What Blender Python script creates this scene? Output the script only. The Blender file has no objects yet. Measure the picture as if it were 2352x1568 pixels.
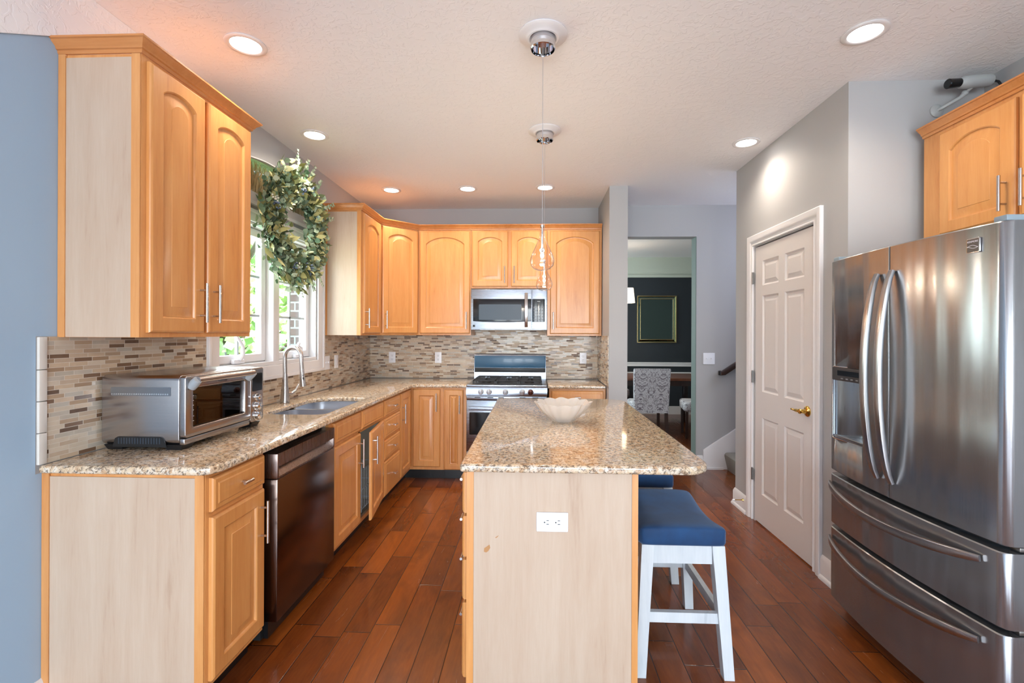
import bpy, bmesh, math, random
from mathutils import Vector, Matrix
random.seed(7)
S = bpy.context.scene
COL = S.collection
PI = math.pi
# ------------------------------------------------------------------ camera
cam = bpy.data.cameras.new('camera')
cam.sensor_width = 36; cam.lens = 1077.48*36/2352
cam.shift_x = (1176-1185.435)/2352; cam.shift_y = (765.783-784)/2352
cam.clip_start = 0.05; cam.clip_end = 200
camo = bpy.data.objects.new('camera', cam); COL.objects.link(camo)
camo.matrix_world = Matrix.Translation((0, 0, 1.3969)) @ Matrix.Rotation(.0401, 4, 'Z') @ Matrix.Rotation(PI/2, 4, 'X') @ Matrix.Rotation(.0038, 4, 'Z')
S.camera = camo
S.view_settings.view_transform = 'Standard'; S.view_settings.look = 'None'
S.view_settings.exposure = 0.85; S.view_settings.gamma = 1; S.view_settings.use_curve_mapping = False
# ------------------------------------------------------------------ sky, sun, window daylight, further area lamps
w = bpy.data.worlds.new('sky'); S.world = w; w.use_nodes = True
nt = w.node_tree; bg = nt.nodes['Background']
sky = nt.nodes.new('ShaderNodeTexSky'); sky.sky_type = 'NISHITA'; sky.sun_disc = False
sky.sun_elevation = math.radians(50); sky.sun_rotation = math.radians(100); sky.air_density = 1.2; sky.dust_density = 2.5
nt.links.new(sky.outputs[0], bg.inputs[0]); bg.inputs[1].default_value = 0.8
def light(name, kind, loc, energy, color=(1,1,1), rot=(0,0,0), **kw):
    l = bpy.data.lights.new(name, kind); l.energy = energy; l.color = color
    for k, v in kw.items(): setattr(l, k, v)
    o = bpy.data.objects.new(name, l); COL.objects.link(o); o.location = loc; o.rotation_euler = rot
    return o
light('sun', 'SUN', (4, -3, 9), 9, (1, .95, .86), (math.radians(38), 0, math.radians(62)), angle=.02)
# daylight entering by the three tall windows behind the camera and the side window
for wx in (-1.0, .3, 1.6):
    light('daylight_rear_window', 'AREA', (wx, -3.62, 1.25), 54, (.80, .90, 1), (math.radians(103), 0, 0), shape='RECTANGLE', size=1.0, size_y=2.1)
light('daylight_kitchen_window', 'AREA', (-1.93, 3.2, 1.65), 15, (.85, .94, 1), (0, math.radians(-90), 0), shape='RECTANGLE', size=.9, size_y=1.15)
light('dining_fill_lamp', 'AREA', (-.4, 6.9, 1.6), 34, (.75, .92, .95), (0, math.radians(-90), 0), shape='RECTANGLE', size=1.6, size_y=1.6)  # added unseen lamp brightening the dining room; no window is built here
light('stair_area_lamp', 'AREA', (3.0, 4.4, 2.3), 9, (.72, .80, 1), (0, math.radians(70), 0), shape='RECTANGLE', size=.7, size_y=.7)  # bluish area lamp above the stairs, no window modelled

# ------------------------------------------------------------------ materials
def mat(name):
    m = bpy.data.materials.new(name); m.use_nodes = True
    n = m.node_tree; return m, n, n.nodes['Principled BSDF']
def srgb(r, g, b):
    f = lambda c: ((c/255+.055)/1.055)**2.4 if c > 10 else c/255/12.92
    return (f(r), f(g), f(b), 1)
def simple(name, col, rough=.5, metal=0, coat=0, emis=None, es=0, spec=.5, bump=0, bscale=200, sheen=0):
    m, n, p = mat(name)
    p.inputs['Base Color'].default_value = col; p.inputs['Roughness'].default_value = rough
    p.inputs['Metallic'].default_value = metal; p.inputs['Coat Weight'].default_value = coat
    p.inputs['Specular IOR Level'].default_value = spec
    if sheen: p.inputs['Sheen Weight'].default_value = sheen
    if emis: p.inputs['Emission Color'].default_value = emis; p.inputs['Emission Strength'].default_value = es
    if bump:
        N = Nodes(n); h = N.noise(N.pos(), bscale, 3)
        N.bump(h, bump, p)
    return m
class Nodes:
    def __init__(s, nt): s.nt = nt
    def new(s, t, **kw):
        o = s.nt.nodes.new(t)
        for k, v in kw.items(): setattr(o, k, v)
        return o
    def link(s, a, b): s.nt.links.new(a, b)
    def pos(s, obj=False):
        if obj: return s.new('ShaderNodeTexCoord').outputs['Object']
        return s.new('ShaderNodeNewGeometry').outputs['Position']
    def inp(s, sock, v):
        if isinstance(v, (int, float)): sock.default_value = v
        elif isinstance(v, tuple): sock.default_value = v
        else: s.link(v, sock)
    def math(s, op, a, b=0.0, c=None):
        o = s.new('ShaderNodeMath', operation=op); s.inp(o.inputs[0], a); s.inp(o.inputs[1], b)
        if c is not None: s.inp(o.inputs[2], c)
        return o.outputs[0]
    def vmath(s, op, a, b):
        o = s.new('ShaderNodeVectorMath', operation=op); s.inp(o.inputs[0], a); s.inp(o.inputs[1], b); return o.outputs[0]
    def sep(s, v): o = s.new('ShaderNodeSeparateXYZ'); s.link(v, o.inputs[0]); return o.outputs
    def comb(s, x, y, z=0.0):
        o = s.new('ShaderNodeCombineXYZ'); s.inp(o.inputs[0], x); s.inp(o.inputs[1], y); s.inp(o.inputs[2], z); return o.outputs[0]
    def noise(s, v, scale, detail=2, rough=.5, dist=0):
        o = s.new('ShaderNodeTexNoise'); s.link(v, o.inputs['Vector']); o.inputs['Scale'].default_value = scale
        o.inputs['Detail'].default_value = detail; o.inputs['Roughness'].default_value = rough; o.inputs['Distortion'].default_value = dist
        return o.outputs[0]
    def white(s, v): o = s.new('ShaderNodeTexWhiteNoise', noise_dimensions='3D'); s.link(v, o.inputs['Vector']); return o.outputs['Value']
    def voro(s, v, scale, feature='F1', out='Distance'):
        o = s.new('ShaderNodeTexVoronoi', feature=feature); s.link(v, o.inputs['Vector']); o.inputs['Scale'].default_value = scale
        return o.outputs[out]
    def ramp(s, f, stops, interp='LINEAR'):
        o = s.new('ShaderNodeValToRGB'); s.link(f, o.inputs[0]); cr = o.color_ramp; cr.interpolation = interp
        while len(cr.elements) < len(stops): cr.elements.new(.5)
        for e, (p, c) in zip(cr.elements, stops): e.position = p; e.color = c
        return o.outputs[0]
    def mix(s, f, a, b, blend='MIX'):
        o = s.new('ShaderNodeMix', data_type='RGBA', blend_type=blend)
        s.inp(o.inputs[0], f); s.inp(o.inputs[6], a); s.inp(o.inputs[7], b); return o.outputs[2]
    def bump(s, h, strength, p, dist=.01):
        o = s.new('ShaderNodeBump'); s.inp(o.inputs['Strength'], strength); o.inputs['Distance'].default_value = dist
        s.link(h, o.inputs['Height']); s.link(o.outputs[0], p.inputs['Normal']); return o

def wood(name, a, b, knot, rough=.32, coat=.25, vary=.5, axis=2):
    m, n, p = mat(name); N = Nodes(n)
    tc = N.new('ShaderNodeTexCoord').outputs['Object']
    oi = N.new('ShaderNodeObjectInfo').outputs['Random']
    off = N.comb(N.math('MULTIPLY', oi, 17.0), N.math('MULTIPLY', oi, 31.0), N.math('MULTIPLY', oi, 7.0))
    v = N.vmath('ADD', tc, off)
    sc = [1, 1, 1]; sc[axis] = .09
    v = N.vmath('MULTIPLY', v, tuple(sc))
    n1 = N.noise(v, 16, 4, .6, .6); n2 = N.noise(v, 110, 3, .6)
    f = N.math('ADD', N.math('MULTIPLY', n1, .75), N.math('MULTIPLY', n2, .3))
    c = N.ramp(f, [(.3, a), (.62, b), (.8, knot)])
    val = N.math('ADD', 1-vary*.12, N.math('MULTIPLY', oi, vary*.24))
    hs = N.new('ShaderNodeHueSaturation'); N.link(val, hs.inputs['Value']); N.link(c, hs.inputs['Color'])
    N.link(hs.outputs[0], p.inputs['Base Color'])
    p.inputs['Roughness'].default_value = rough; p.inputs['Coat Weight'].default_value = coat; p.inputs['Coat Roughness'].default_value = .18
    return m
def steel(name, col, rough=.27, streak=2, wave=0, aniso=.6):
    m, n, p = mat(name); N = Nodes(n)
    pos = N.new('ShaderNodeTexCoord').outputs['Object']
    sc = [120, 120, 120]; sc[streak] = 2
    s1 = N.noise(N.vmath('MULTIPLY', pos, tuple(sc)), 3, 3)
    r = N.math('ADD', rough-.05, N.math('MULTIPLY', s1, .1)); N.link(r, p.inputs['Roughness'])
    c = N.ramp(s1, [(.3, tuple(x*.93 for x in col[:3])+(1,)), (.7, col)]); N.link(c, p.inputs['Base Color'])
    p.inputs['Metallic'].default_value = 1
    p.inputs['Anisotropic'].default_value = aniso
    if wave:
        wv = N.noise(N.vmath('MULTIPLY', pos, (3.5, 6.5, .5)), 1.6, 1)
        N.bump(wv, wave, p, .05); p.inputs['Metallic'].default_value = .86
    return m
M = {}
M['wall'] = simple('grey_wall_paint', srgb(172, 170, 170), .6, bump=.05, bscale=350)
M['ceiling'] = None
M['white'] = simple('white_trim_paint', srgb(226, 222, 222), .35)
M['white_plastic'] = simple('white_plastic', srgb(235, 235, 240), .3)
M['door_white'] = simple('white_door_paint', srgb(214, 206, 202), .38)
M['maple'] = wood('honey_maple', srgb(218, 158, 96), srgb(206, 140, 78), srgb(184, 114, 58))
M['maple_frame'] = wood('honey_maple_frame', srgb(218, 158, 98), srgb(204, 138, 78), srgb(176, 104, 54))
M['maple_crown'] = wood('honey_maple_crown', srgb(208, 142, 84), srgb(194, 124, 66), srgb(164, 94, 48), axis=1)
M['veneer'] = wood('pale_maple_veneer', srgb(197, 176, 156), srgb(187, 162, 140), srgb(170, 140, 116), .45, .1, .1)
M['chrome'] = simple('brushed_nickel', srgb(196, 192, 190), .24, 1)
M['polish'] = simple('polished_chrome', srgb(225, 225, 228), .06, 1)
M['brass'] = simple('polished_brass', srgb(225, 185, 95), .12, 1)
M['hinge'] = simple('nickel_hinge', srgb(150, 148, 145), .35, 1)
M['black'] = simple('black_plastic', srgb(22, 22, 24), .45)
M['gap'] = simple('dark_recess', srgb(14, 12, 12), .8)
M['black_glass'] = simple('black_glass', srgb(14, 15, 18), .12, coat=.1, spec=.5)
M['iron'] = simple('cast_iron', srgb(38, 37, 38), .5)
M['steel'] = steel('brushed_stainless', srgb(158, 164, 174), .28, 0)
M['steel_sink'] = steel('sink_stainless', srgb(205, 208, 216), .34, 0)
M['fridge'] = steel('fridge_stainless', srgb(158, 158, 160), .24, 2, .2, .4)
M['fridge_handle'] = steel('fridge_handle_stainless', srgb(178, 176, 176), .3, 2)
M['fridge_side'] = simple('fridge_side_grey', srgb(128, 142, 152), .45)
M['dark_steel'] = steel('dark_stainless', srgb(118, 104, 98), .22, 2)
M['dark_steel_trim'] = steel('dark_stainless_trim', srgb(150, 138, 134), .28, 2)
M['bulb'] = simple('bulb', (1, 1, 1, 1), .5, emis=(1, .86, .68, 1), es=30)
M['lens'] = simple('light_lens', (1, 1, 1, 1), .5, emis=(1, .97, .93, 1), es=9)
M['velvet'] = None
M['stool_white'] = wood('whitewashed_wood', srgb(206, 210, 212), srgb(192, 197, 201), srgb(170, 176, 182), .5, 0, .1)
M['carpet'] = simple('stair_carpet', srgb(158, 152, 142), .95, bump=.6, bscale=420)
M['dark_wood'] = wood('dark_walnut', srgb(62, 32, 20), srgb(44, 22, 14), srgb(28, 14, 10), .28, .3, .2)
M['navy'] = simple('navy_wall_paint', srgb(36, 42, 48), .55)
M['sage'] = simple('pale_sage_paint', srgb(196, 202, 188), .6)
M['sage_reveal'] = simple('grey_green_paint', srgb(126, 142, 136), .6)
M['gold'] = simple('gold_frame', srgb(190, 170, 120), .25, 1)
M['mirror'] = simple('mirror_glass', srgb(120, 140, 135), .02, 1)
M['shade'] = simple('lamp_shade', srgb(240, 225, 200), .8, emis=(1, .8, .58, 1), es=1.6)
M['toe'] = simple('black_toe_kick', srgb(18, 18, 20), .3)
M['blue_bin'] = simple('blue_plastic_bin', srgb(90, 140, 190), .4)
M['wire'] = simple('white_coated_wire', srgb(210, 214, 218), .35)
M['sill_in'] = simple('cabinet_interior', srgb(190, 176, 156), .6)

def glass(name, tint=(1, 1, 1, 1), fres=1.0, rough=0.0):
    m = bpy.data.materials.new(name); m.use_nodes = True; n = m.node_tree; n.nodes.remove(n.nodes['Principled BSDF']); N = Nodes(n)
    t = N.new('ShaderNodeBsdfTransparent'); t.inputs[0].default_value = tint
    g = N.new('ShaderNodeBsdfGlossy'); g.inputs['Roughness'].default_value = rough
    f = N.new('ShaderNodeLayerWeight'); f.inputs[0].default_value = .5
    fr_ = N.math('ADD', .035, N.math('MULTIPLY', .8, N.math('POWER', f.outputs['Facing'], 4.0)))
    x = N.new('ShaderNodeMixShader'); N.link(N.math('MULTIPLY', fr_, fres), x.inputs[0]); N.link(t.outputs[0], x.inputs[1]); N.link(g.outputs[0], x.inputs[2])
    N.link(x.outputs[0], n.nodes['Material Output'].inputs[0]); return m
M['pane'] = glass('window_glass', (.97, .99, .98, 1), .8)
M['clear'] = glass('clear_glass', (.965, .94, .93, 1), 1.9)
M['smoke'] = glass('oven_window_glass', (.42, .38, .36, 1), 1.6)
def bowl_mat():
    m, n, p = mat('frosted_glass')
    p.inputs['Base Color'].default_value = srgb(250, 246, 242); p.inputs['Transmission Weight'].default_value = .7
    p.inputs['Roughness'].default_value = .22; p.inputs['IOR'].default_value = 1.25; p.inputs['Coat Weight'].default_value = .5
    return m
M['bowl'] = bowl_mat()
def ceiling_mat():
    m, n, p = mat('knockdown_ceiling'); N = Nodes(n); v = N.pos()
    p.inputs['Base Color'].default_value = srgb(236, 233, 234); p.inputs['Roughness'].default_value = .75
    a = N.noise(v, 22, 3, .55, 1.2); a = N.ramp(a, [(.5, (0, 0, 0, 1)), (.56, (1, 1, 1, 1))])
    N.bump(a, .22, p, .006); return m
M['ceiling'] = ceiling_mat()
def velvet():
    m, n, p = mat('blue_velvet'); N = Nodes(n); v = N.pos(True)
    c = N.ramp(N.noise(v, 7, 3, .6), [(.3, srgb(4, 44, 82)), (.7, srgb(8, 66, 114))])
    N.link(c, p.inputs['Base Color']); p.inputs['Roughness'].default_value = .75; p.inputs['Sheen Weight'].default_value = .5
    p.inputs['Sheen Tint'].default_value = srgb(150, 170, 200)
    N.bump(N.noise(v, 500, 2), .15, p, .003); return m
M['velvet'] = velvet()
def granite():
    m, n, p = mat('speckled_granite'); N = Nodes(n); v = N.pos()
    w1 = N.noise(v, 60, 3, .6); vv = N.vmath('ADD', v, N.vmath('MULTIPLY', N.comb(w1, N.noise(v, 73, 2), w1), (.02, .02, .02)))
    big = N.noise(v, 9, 3, .6)
    cell = N.voro(vv, 62, out='Color'); cs = N.sep(cell)[0]
    base = N.ramp(cs, [(0, srgb(204, 180, 150)), (.35, srgb(216, 198, 172)), (.62, srgb(222, 214, 200)), (.9, srgb(190, 158, 126))])
    base = N.mix(N.math('MULTIPLY', big, .45), base, srgb(198, 160, 120))
    f = N.noise(vv, 80, 4, .75, .6)
    dark = N.ramp(f, [(.50, (0, 0, 0, 1)), (.57, (1, 1, 1, 1))])
    f2 = N.noise(vv, 190, 2, .6)
    dk = N.ramp(f2, [(.40, srgb(40, 34, 32)), (.62, srgb(112, 88, 70))])
    c = N.mix(N.math('MULTIPLY', dark, .82), base, dk)
    f3 = N.ramp(N.noise(v, 45, 3, .7), [(.60, (0, 0, 0, 1)), (.66, (1, 1, 1, 1))])
    c = N.mix(N.math('MULTIPLY', f3, .5), c, srgb(112, 92, 80))
    N.link(c, p.inputs['Base Color']); p.inputs['Roughness'].default_value = .09; p.inputs['Coat Weight'].default_value = .35
    return m
M['granite'] = granite()
def mosaic():
    m, n, p = mat('glass_stone_mosaic'); N = Nodes(n); x, y, z = N.sep(N.pos())
    s = N.math('ADD', x, y); H = .0166; L = .0745
    r = N.math('DIVIDE', N.math('SUBTRACT', z, .914), H); row = N.math('FLOOR', r); fr = N.math('FRACT', r)
    offs = N.math('MULTIPLY', N.math('ROUND', N.math('MULTIPLY', N.white(N.comb(row, 3.3, 1.0)), 3.0)), .25)
    q = N.math('ADD', N.math('DIVIDE', s, L), offs); col = N.math('FLOOR', q); fq = N.math('FRACT', q)
    g = N.math('MULTIPLY', N.math('GREATER_THAN', fr, .11), N.math('GREATER_THAN', fq, .032))
    rnd = N.white(N.comb(row, col, 5.0)); rnd2 = N.white(N.comb(col, row, 9.0))
    c = N.ramp(rnd, [(0, srgb(206, 192, 172)), (.2, srgb(190, 170, 148)), (.36, srgb(176, 152, 126)), (.5, srgb(200, 178, 152)), (.62, srgb(186, 178, 164)), (.76, srgb(158, 132, 106)), (.84, srgb(112, 86, 66)), (.93, srgb(90, 68, 54))], 'CONSTANT')
    c = N.mix(N.math('MULTIPLY', N.noise(N.pos(), 45, 3), .28), c, srgb(150, 120, 96))
    c = N.mix(g, srgb(206, 196, 182), c)
    N.link(c, p.inputs['Base Color'])
    gl = N.math('GREATER_THAN', rnd2, .45)
    N.link(N.math('SUBTRACT', .5, N.math('MULTIPLY', N.math('MULTIPLY', gl, g), .28)), p.inputs['Roughness'])
    N.bump(g, .25, p, .002); return m
M['mosaic'] = mosaic()
def planks():
    m, n, p = mat('hand_scraped_plank_floor'); N = Nodes(n); pos = N.pos(); x, y, z = N.sep(pos)
    W_ = .127
    q = N.math('DIVIDE', x, W_); col = N.math('FLOOR', q); fx = N.math('FRACT', q)
    off = N.math('MULTIPLY', N.white(N.comb(col, 2.0, 0.0)), 3.0)
    r0 = N.math('DIVIDE', N.math('ADD', y, off), 1.45); row = N.math('FLOOR', r0); fy = N.math('FRACT', r0)
    cut = N.math('ADD', .35, N.math('MULTIPLY', N.white(N.comb(col, row, 4.0)), .4))
    sub = N.math('GREATER_THAN', fy, cut)
    row2 = N.math('ADD', N.math('MULTIPLY', row, 2.0), sub)
    rnd = N.white(N.comb(col, row2, 7.0)); rnd2 = N.white(N.comb(row2, col, 13.0))
    ex = N.math('MINIMUM', fx, N.math('SUBTRACT', 1.0, fx)); ex = N.math('MULTIPLY', ex, W_)
    ey = N.math('MINIMUM', N.math('MINIMUM', fy, N.math('SUBTRACT', 1.0, fy)), N.math('ABSOLUTE', N.math('SUBTRACT', fy, cut))); ey = N.math('MULTIPLY', ey, 1.45)
    e = N.math('MINIMUM', ex, ey); seam = N.ramp(N.math('DIVIDE', e, .004), [(0.1, (0, 0, 0, 1)), (.8, (1, 1, 1, 1))])
    pv = N.vmath('ADD', N.vmath('MULTIPLY', pos, (1, .12, 1)), N.comb(N.math('MULTIPLY', rnd, 30.0), N.math('MULTIPLY', rnd2, 30.0), 0.0))
    g1 = N.noise(pv, 14, 4, .62, 1.6); g2 = N.noise(pv, 90, 3, .6, .5)
    pv2 = N.vmath('ADD', N.vmath('MULTIPLY', pos, (1, .45, 1)), N.comb(N.math('MULTIPLY', rnd2, 20.0), rnd, 0.0))
    blot = N.noise(pv2, 5, 3, .6, .8)
    base = N.ramp(rnd, [(0, srgb(84, 36, 14)), (.3, srgb(126, 58, 18)), (.6, srgb(166, 86, 26)), (1, srgb(104, 46, 17))])
    c = N.mix(N.math('MULTIPLY', g1, .65), base, srgb(54, 22, 11))
    c = N.mix(N.math('MULTIPLY', g2, .28), c, srgb(182, 104, 44))
    bl = N.ramp(blot, [(.45, (0, 0, 0, 1)), (.85, (1, 1, 1, 1))])
    c = N.mix(N.math('MULTIPLY', bl, .7), c, srgb(44, 18, 12))
    c = N.mix(N.math('SUBTRACT', 1.0, seam), c, srgb(34, 14, 9))
    N.link(c, p.inputs['Base Color'])
    N.link(N.math('ADD', .14, N.math('MULTIPLY', g1, .2)), p.inputs['Roughness']); p.inputs['Coat Weight'].default_value = .2
    h = N.math('ADD', N.math('ADD', N.math('MULTIPLY', blot, 1.0), N.math('MULTIPLY', g1, .25)), N.math('MULTIPLY', seam, .5))
    N.bump(h, .3, p, .006); return m
M['planks'] = planks()
def brick():
    m, n, p = mat('exterior_brick'); N = Nodes(n); x, y, z = N.sep(N.pos())
    b = N.new('ShaderNodeTexBrick'); N.link(N.comb(N.math('ADD', x, y), z), b.inputs[0]); b.inputs['Scale'].default_value = 1
    b.inputs['Brick Width'].default_value = .22; b.inputs['Row Height'].default_value = .085; b.inputs['Mortar Size'].default_value = .008
    b.inputs['Color1'].default_value = srgb(150, 118, 112); b.inputs['Color2'].default_value = srgb(128, 96, 92); b.inputs['Mortar'].default_value = srgb(205, 200, 195)
    N.link(b.outputs[0], p.inputs['Base Color']); p.inputs['Roughness'].default_value = .9; return m
M['brick'] = brick()
def leafm(name, a, b, trans=.3):
    m, n, p = mat(name); N = Nodes(n)
    g = N.new('ShaderNodeNewGeometry').outputs['Random Per Island']
    c = N.ramp(g, [(0, a), (1, b)]); N.link(c, p.inputs['Base Color']); p.inputs['Roughness'].default_value = .55
    return m
M['leaf_tree'] = leafm('tree_leaf', srgb(130, 180, 90), srgb(220, 240, 180))
M['leaf_tree2'] = leafm('tree_leaf_blue', srgb(110, 180, 130), srgb(200, 235, 195))
M['leaf_euc'] = leafm('eucalyptus_leaf', srgb(86, 122, 92), srgb(190, 205, 176))
M['leaf_var'] = leafm('variegated_leaf', srgb(92, 98, 44), srgb(206, 200, 140))
M['leaf_dark'] = leafm('dark_leaf', srgb(40, 62, 40), srgb(110, 118, 78))
M['berry'] = leafm('blueberry', srgb(50, 66, 96), srgb(120, 140, 165))
M['berry_white'] = leafm('pale_berry', srgb(205, 205, 190), srgb(238, 236, 222))
M['twig'] = leafm('twig_brown', srgb(84, 66, 44), srgb(140, 118, 80))
M['dry'] = leafm('dried_grass', srgb(150, 128, 88), srgb(226, 208, 160))
M['bark'] = simple('tree_bark', srgb(90, 76, 60), .9)
M['grass'] = simple('lawn', srgb(120, 160, 80), .9, bump=.5, bscale=40)
def damask():
    m, n, p = mat('damask_fabric'); N = Nodes(n); x, y, z = N.sep(N.new('ShaderNodeTexCoord').outputs['Object'])
    u = N.math('MULTIPLY', N.math('ADD', x, y), 2*PI/.26); v = N.math('MULTIPLY', z, 2*PI/.34)
    wv = N.math('ADD', N.math('MULTIPLY', N.math('COSINE', u), N.math('COSINE', v)), N.math('MULTIPLY', N.math('COSINE', N.math('MULTIPLY', u, 2.0)), .35))
    nz = N.noise(N.comb(N.math('ABSOLUTE', N.math('SINE', N.math('MULTIPLY', u, .5))), N.math('MULTIPLY', v, .3), 0.0), 2.6, 2, .5, 2.2)
    f = N.math('ADD', wv, N.math('MULTIPLY', N.math('SUBTRACT', nz, .5), 5.0))
    s = N.math('SINE', N.math('MULTIPLY', f, 4.2))
    c = N.ramp(s, [(.42, srgb(206, 204, 208)), (.56, srgb(126, 118, 126))]); N.link(c, p.inputs['Base Color'])
    p.inputs['Roughness'].default_value = .8; return m
M['damask'] = damask()

# ------------------------------------------------------------------ mesh helpers
class B:
    def __init__(s): s.bm = bmesh.new()
    def box(s, x0, x1, y0, y1, z0, z1, bev=0, seg=2):
        t = bmesh.new(); bmesh.ops.create_cube(t, size=1)
        for v in t.verts: v.co = Vector(((x0+x1)/2+v.co.x*(x1-x0), (y0+y1)/2+v.co.y*(y1-y0), (z0+z1)/2+v.co.z*(z1-z0)))
        if bev: bmesh.ops.bevel(t, geom=t.edges[:], offset=bev, segments=seg, affect='EDGES', profile=.5)
        s.merge(t); return s
    def merge(s, t, mx=None):
        if mx is not None: bmesh.ops.transform(t, matrix=mx, verts=t.verts)
        bmesh.ops.recalc_face_normals(t, faces=t.faces)
        me = bpy.data.meshes.new('tmp'); t.to_mesh(me); t.free(); s.bm.from_mesh(me); bpy.data.meshes.remove(me)
    def cyl(s, p0, p1, r, r1=None, seg=16, cap=True):
        p0 = Vector(p0); p1 = Vector(p1); d = p1-p0; t = bmesh.new()
        bmesh.ops.create_cone(t, cap_ends=cap, segments=seg, radius1=r, radius2=r if r1 is None else r1, depth=d.length)
        mx = Matrix.Translation((p0+p1)/2) @ d.to_track_quat('Z', 'Y').to_matrix().to_4x4()
        s.merge(t, mx); return s
    def sph(s, c, r, seg=12, sc=(1, 1, 1)):
        t = bmesh.new(); bmesh.ops.create_uvsphere(t, u_segments=seg, v_segments=max(6, seg//2), radius=r)
        s.merge(t, Matrix.Translation(c) @ Matrix.Diagonal((*sc, 1))); return s
    def tube(s, pts, r, seg=10, flat=None, up=None):
        # r: number or list; flat=(w,h) gives a rounded-rectangular section
        pts = [Vector(p) for p in pts]; n = len(pts); t = bmesh.new(); rings = []
        prev = None
        for i, p in enumerate(pts):
            d = (pts[min(i+1, n-1)]-pts[max(i-1, 0)]).normalized()
            if up is not None: a = Vector(up); a = (a-d*a.dot(d)).normalized()
            elif prev is None:
                a = d.orthogonal().normalized()
            else: a = (prev-d*prev.dot(d)).normalized()
            prev = a; b = d.cross(a); rr = r[i] if isinstance(r, list) else r
            ring = []
            for k in range(seg):
                th = 2*PI*k/seg+PI/seg
                if flat:
                    ww, hh = flat[0]*rr, flat[1]*rr
                    cx, cy = math.cos(th), math.sin(th); e = .45
                    px = ww*math.copysign(abs(cx)**e, cx); py = hh*math.copysign(abs(cy)**e, cy)
                else: px, py = rr*math.cos(th), rr*math.sin(th)
                ring.append(t.verts.new(p+a*px+b*py))
            rings.append(ring)
        for i in range(n-1):
            for k in range(seg): t.faces.new((rings[i][k], rings[i][(k+1) % seg], rings[i+1][(k+1) % seg], rings[i+1][k]))
        t.faces.new(rings[0][::-1]); t.faces.new(rings[-1]); s.merge(t); return s
    def lathe(s, prof, c=(0, 0, 0), seg=24, mx=None):
        t = bmesh.new(); rings = []
        for (r, z) in prof:
            if r < 1e-5: rings.append([t.verts.new((0, 0, z))])
            else: rings.append([t.verts.new((r*math.cos(2*PI*k/seg), r*math.sin(2*PI*k/seg), z)) for k in range(seg)])
        for a, b in zip(rings, rings[1:]):
            for k in range(seg):
                k2 = (k+1) % seg
                if len(a) == 1 and len(b) == 1: continue
                if len(a) == 1: t.faces.new((a[0], b[k2], b[k]))
                elif len(b) == 1: t.faces.new((a[k], a[k2], b[0]))
                else: t.faces.new((a[k], a[k2], b[k2], b[k]))
        mm = Matrix.Translation(c) @ (mx or Matrix()); s.merge(t, mm); return s
    def loops(s, ls, cap0=True, cap1=True, mx=None):
        t = bmesh.new(); rs = [[t.verts.new(p) for p in l] for l in ls]; n = len(ls[0])
        for a, b in zip(rs, rs[1:]):
            for k in range(n): t.faces.new((a[k], a[(k+1) % n], b[(k+1) % n], b[k]))
        if cap0: t.faces.new(rs[0][::-1])
        if cap1: t.faces.new(rs[-1])
        s.merge(t, mx); return s
    def plate(s, outlines, c0, c1, axis='z', bev=0, bseg=2):
        cu = bpy.data.curves.new('tmp', 'CURVE'); cu.dimensions = '2D'; cu.fill_mode = 'BOTH'
        cu.extrude = (c1-c0)/2-bev; cu.bevel_depth = bev; cu.bevel_resolution = bseg; cu.offset = -bev
        for ol in outlines:
            sp = cu.splines.new('POLY'); sp.points.add(len(ol)-1); sp.use_cyclic_u = True
            for q, (a, b) in zip(sp.points, ol): q.co = (a, b, 0, 1)
        o = bpy.data.objects.new('tmp', cu); COL.objects.link(o); dg = bpy.context.evaluated_depsgraph_get()
        me = bpy.data.meshes.new_from_object(o.evaluated_get(dg)); t = bmesh.new(); t.from_mesh(me)
        bpy.data.objects.remove(o); bpy.data.curves.remove(cu); bpy.data.meshes.remove(me)
        bmesh.ops.remove_doubles(t, verts=t.verts, dist=1e-5)
        m = (c0+c1)/2
        for v in t.verts:
            a, b, c = v.co
            v.co = {'z': (a, b, c+m), 'x': (c+m, a, b), 'y': (a, c+m, b)}[axis]
        s.merge(t); return s
    def sweep(s, path, prof, closed=False):
        # path: 2D points, profile: (outward, z); outward = right-hand side of the direction of travel
        n = len(path); t = bmesh.new(); rings = []
        for i in range(n):
            P_ = Vector(path[i]); ns = []
            if i > 0: d = (P_-Vector(path[i-1])).normalized(); ns.append(Vector((d.y, -d.x)))
            if i < n-1: d = (Vector(path[i+1])-P_).normalized(); ns.append(Vector((d.y, -d.x)))
            if len(ns) == 2: mm = (ns[0]+ns[1]); mm = mm/(mm.length_squared/2) if mm.length > 1e-6 else ns[0]
            else: mm = ns[0]
            rings.append([t.verts.new((P_.x+mm.x*o_, P_.y+mm.y*o_, z_)) for o_, z_ in prof])
        k = len(prof)
        for a, b in zip(rings, rings[1:]):
            for j in range(k): t.faces.new((a[j], a[(j+1) % k], b[(j+1) % k], b[j]))
        t.faces.new(rings[0][::-1]); t.faces.new(rings[-1]); s.merge(t); return s
    def build(s, name, m, parent=None, smooth=True, ang=35, loc=None, rz=None):
        me = bpy.data.meshes.new(name); s.bm.to_mesh(me); s.bm.free()
        me.materials.append(M[m] if isinstance(m, str) else m)
        for f in me.polygons: f.use_smooth = bool(smooth)
        if smooth:
            me.set_sharp_from_angle(angle=math.radians(ang))
        o = bpy.data.objects.new(name, me); COL.objects.link(o); o.parent = parent
        if loc: o.location = loc
        if rz: o.rotation_euler = (0, 0, rz)
        return o
def tag(o, label, cat, group=None):
    o['label'] = label; o['category'] = cat
    if group: o['group'] = group
    return o
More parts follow.
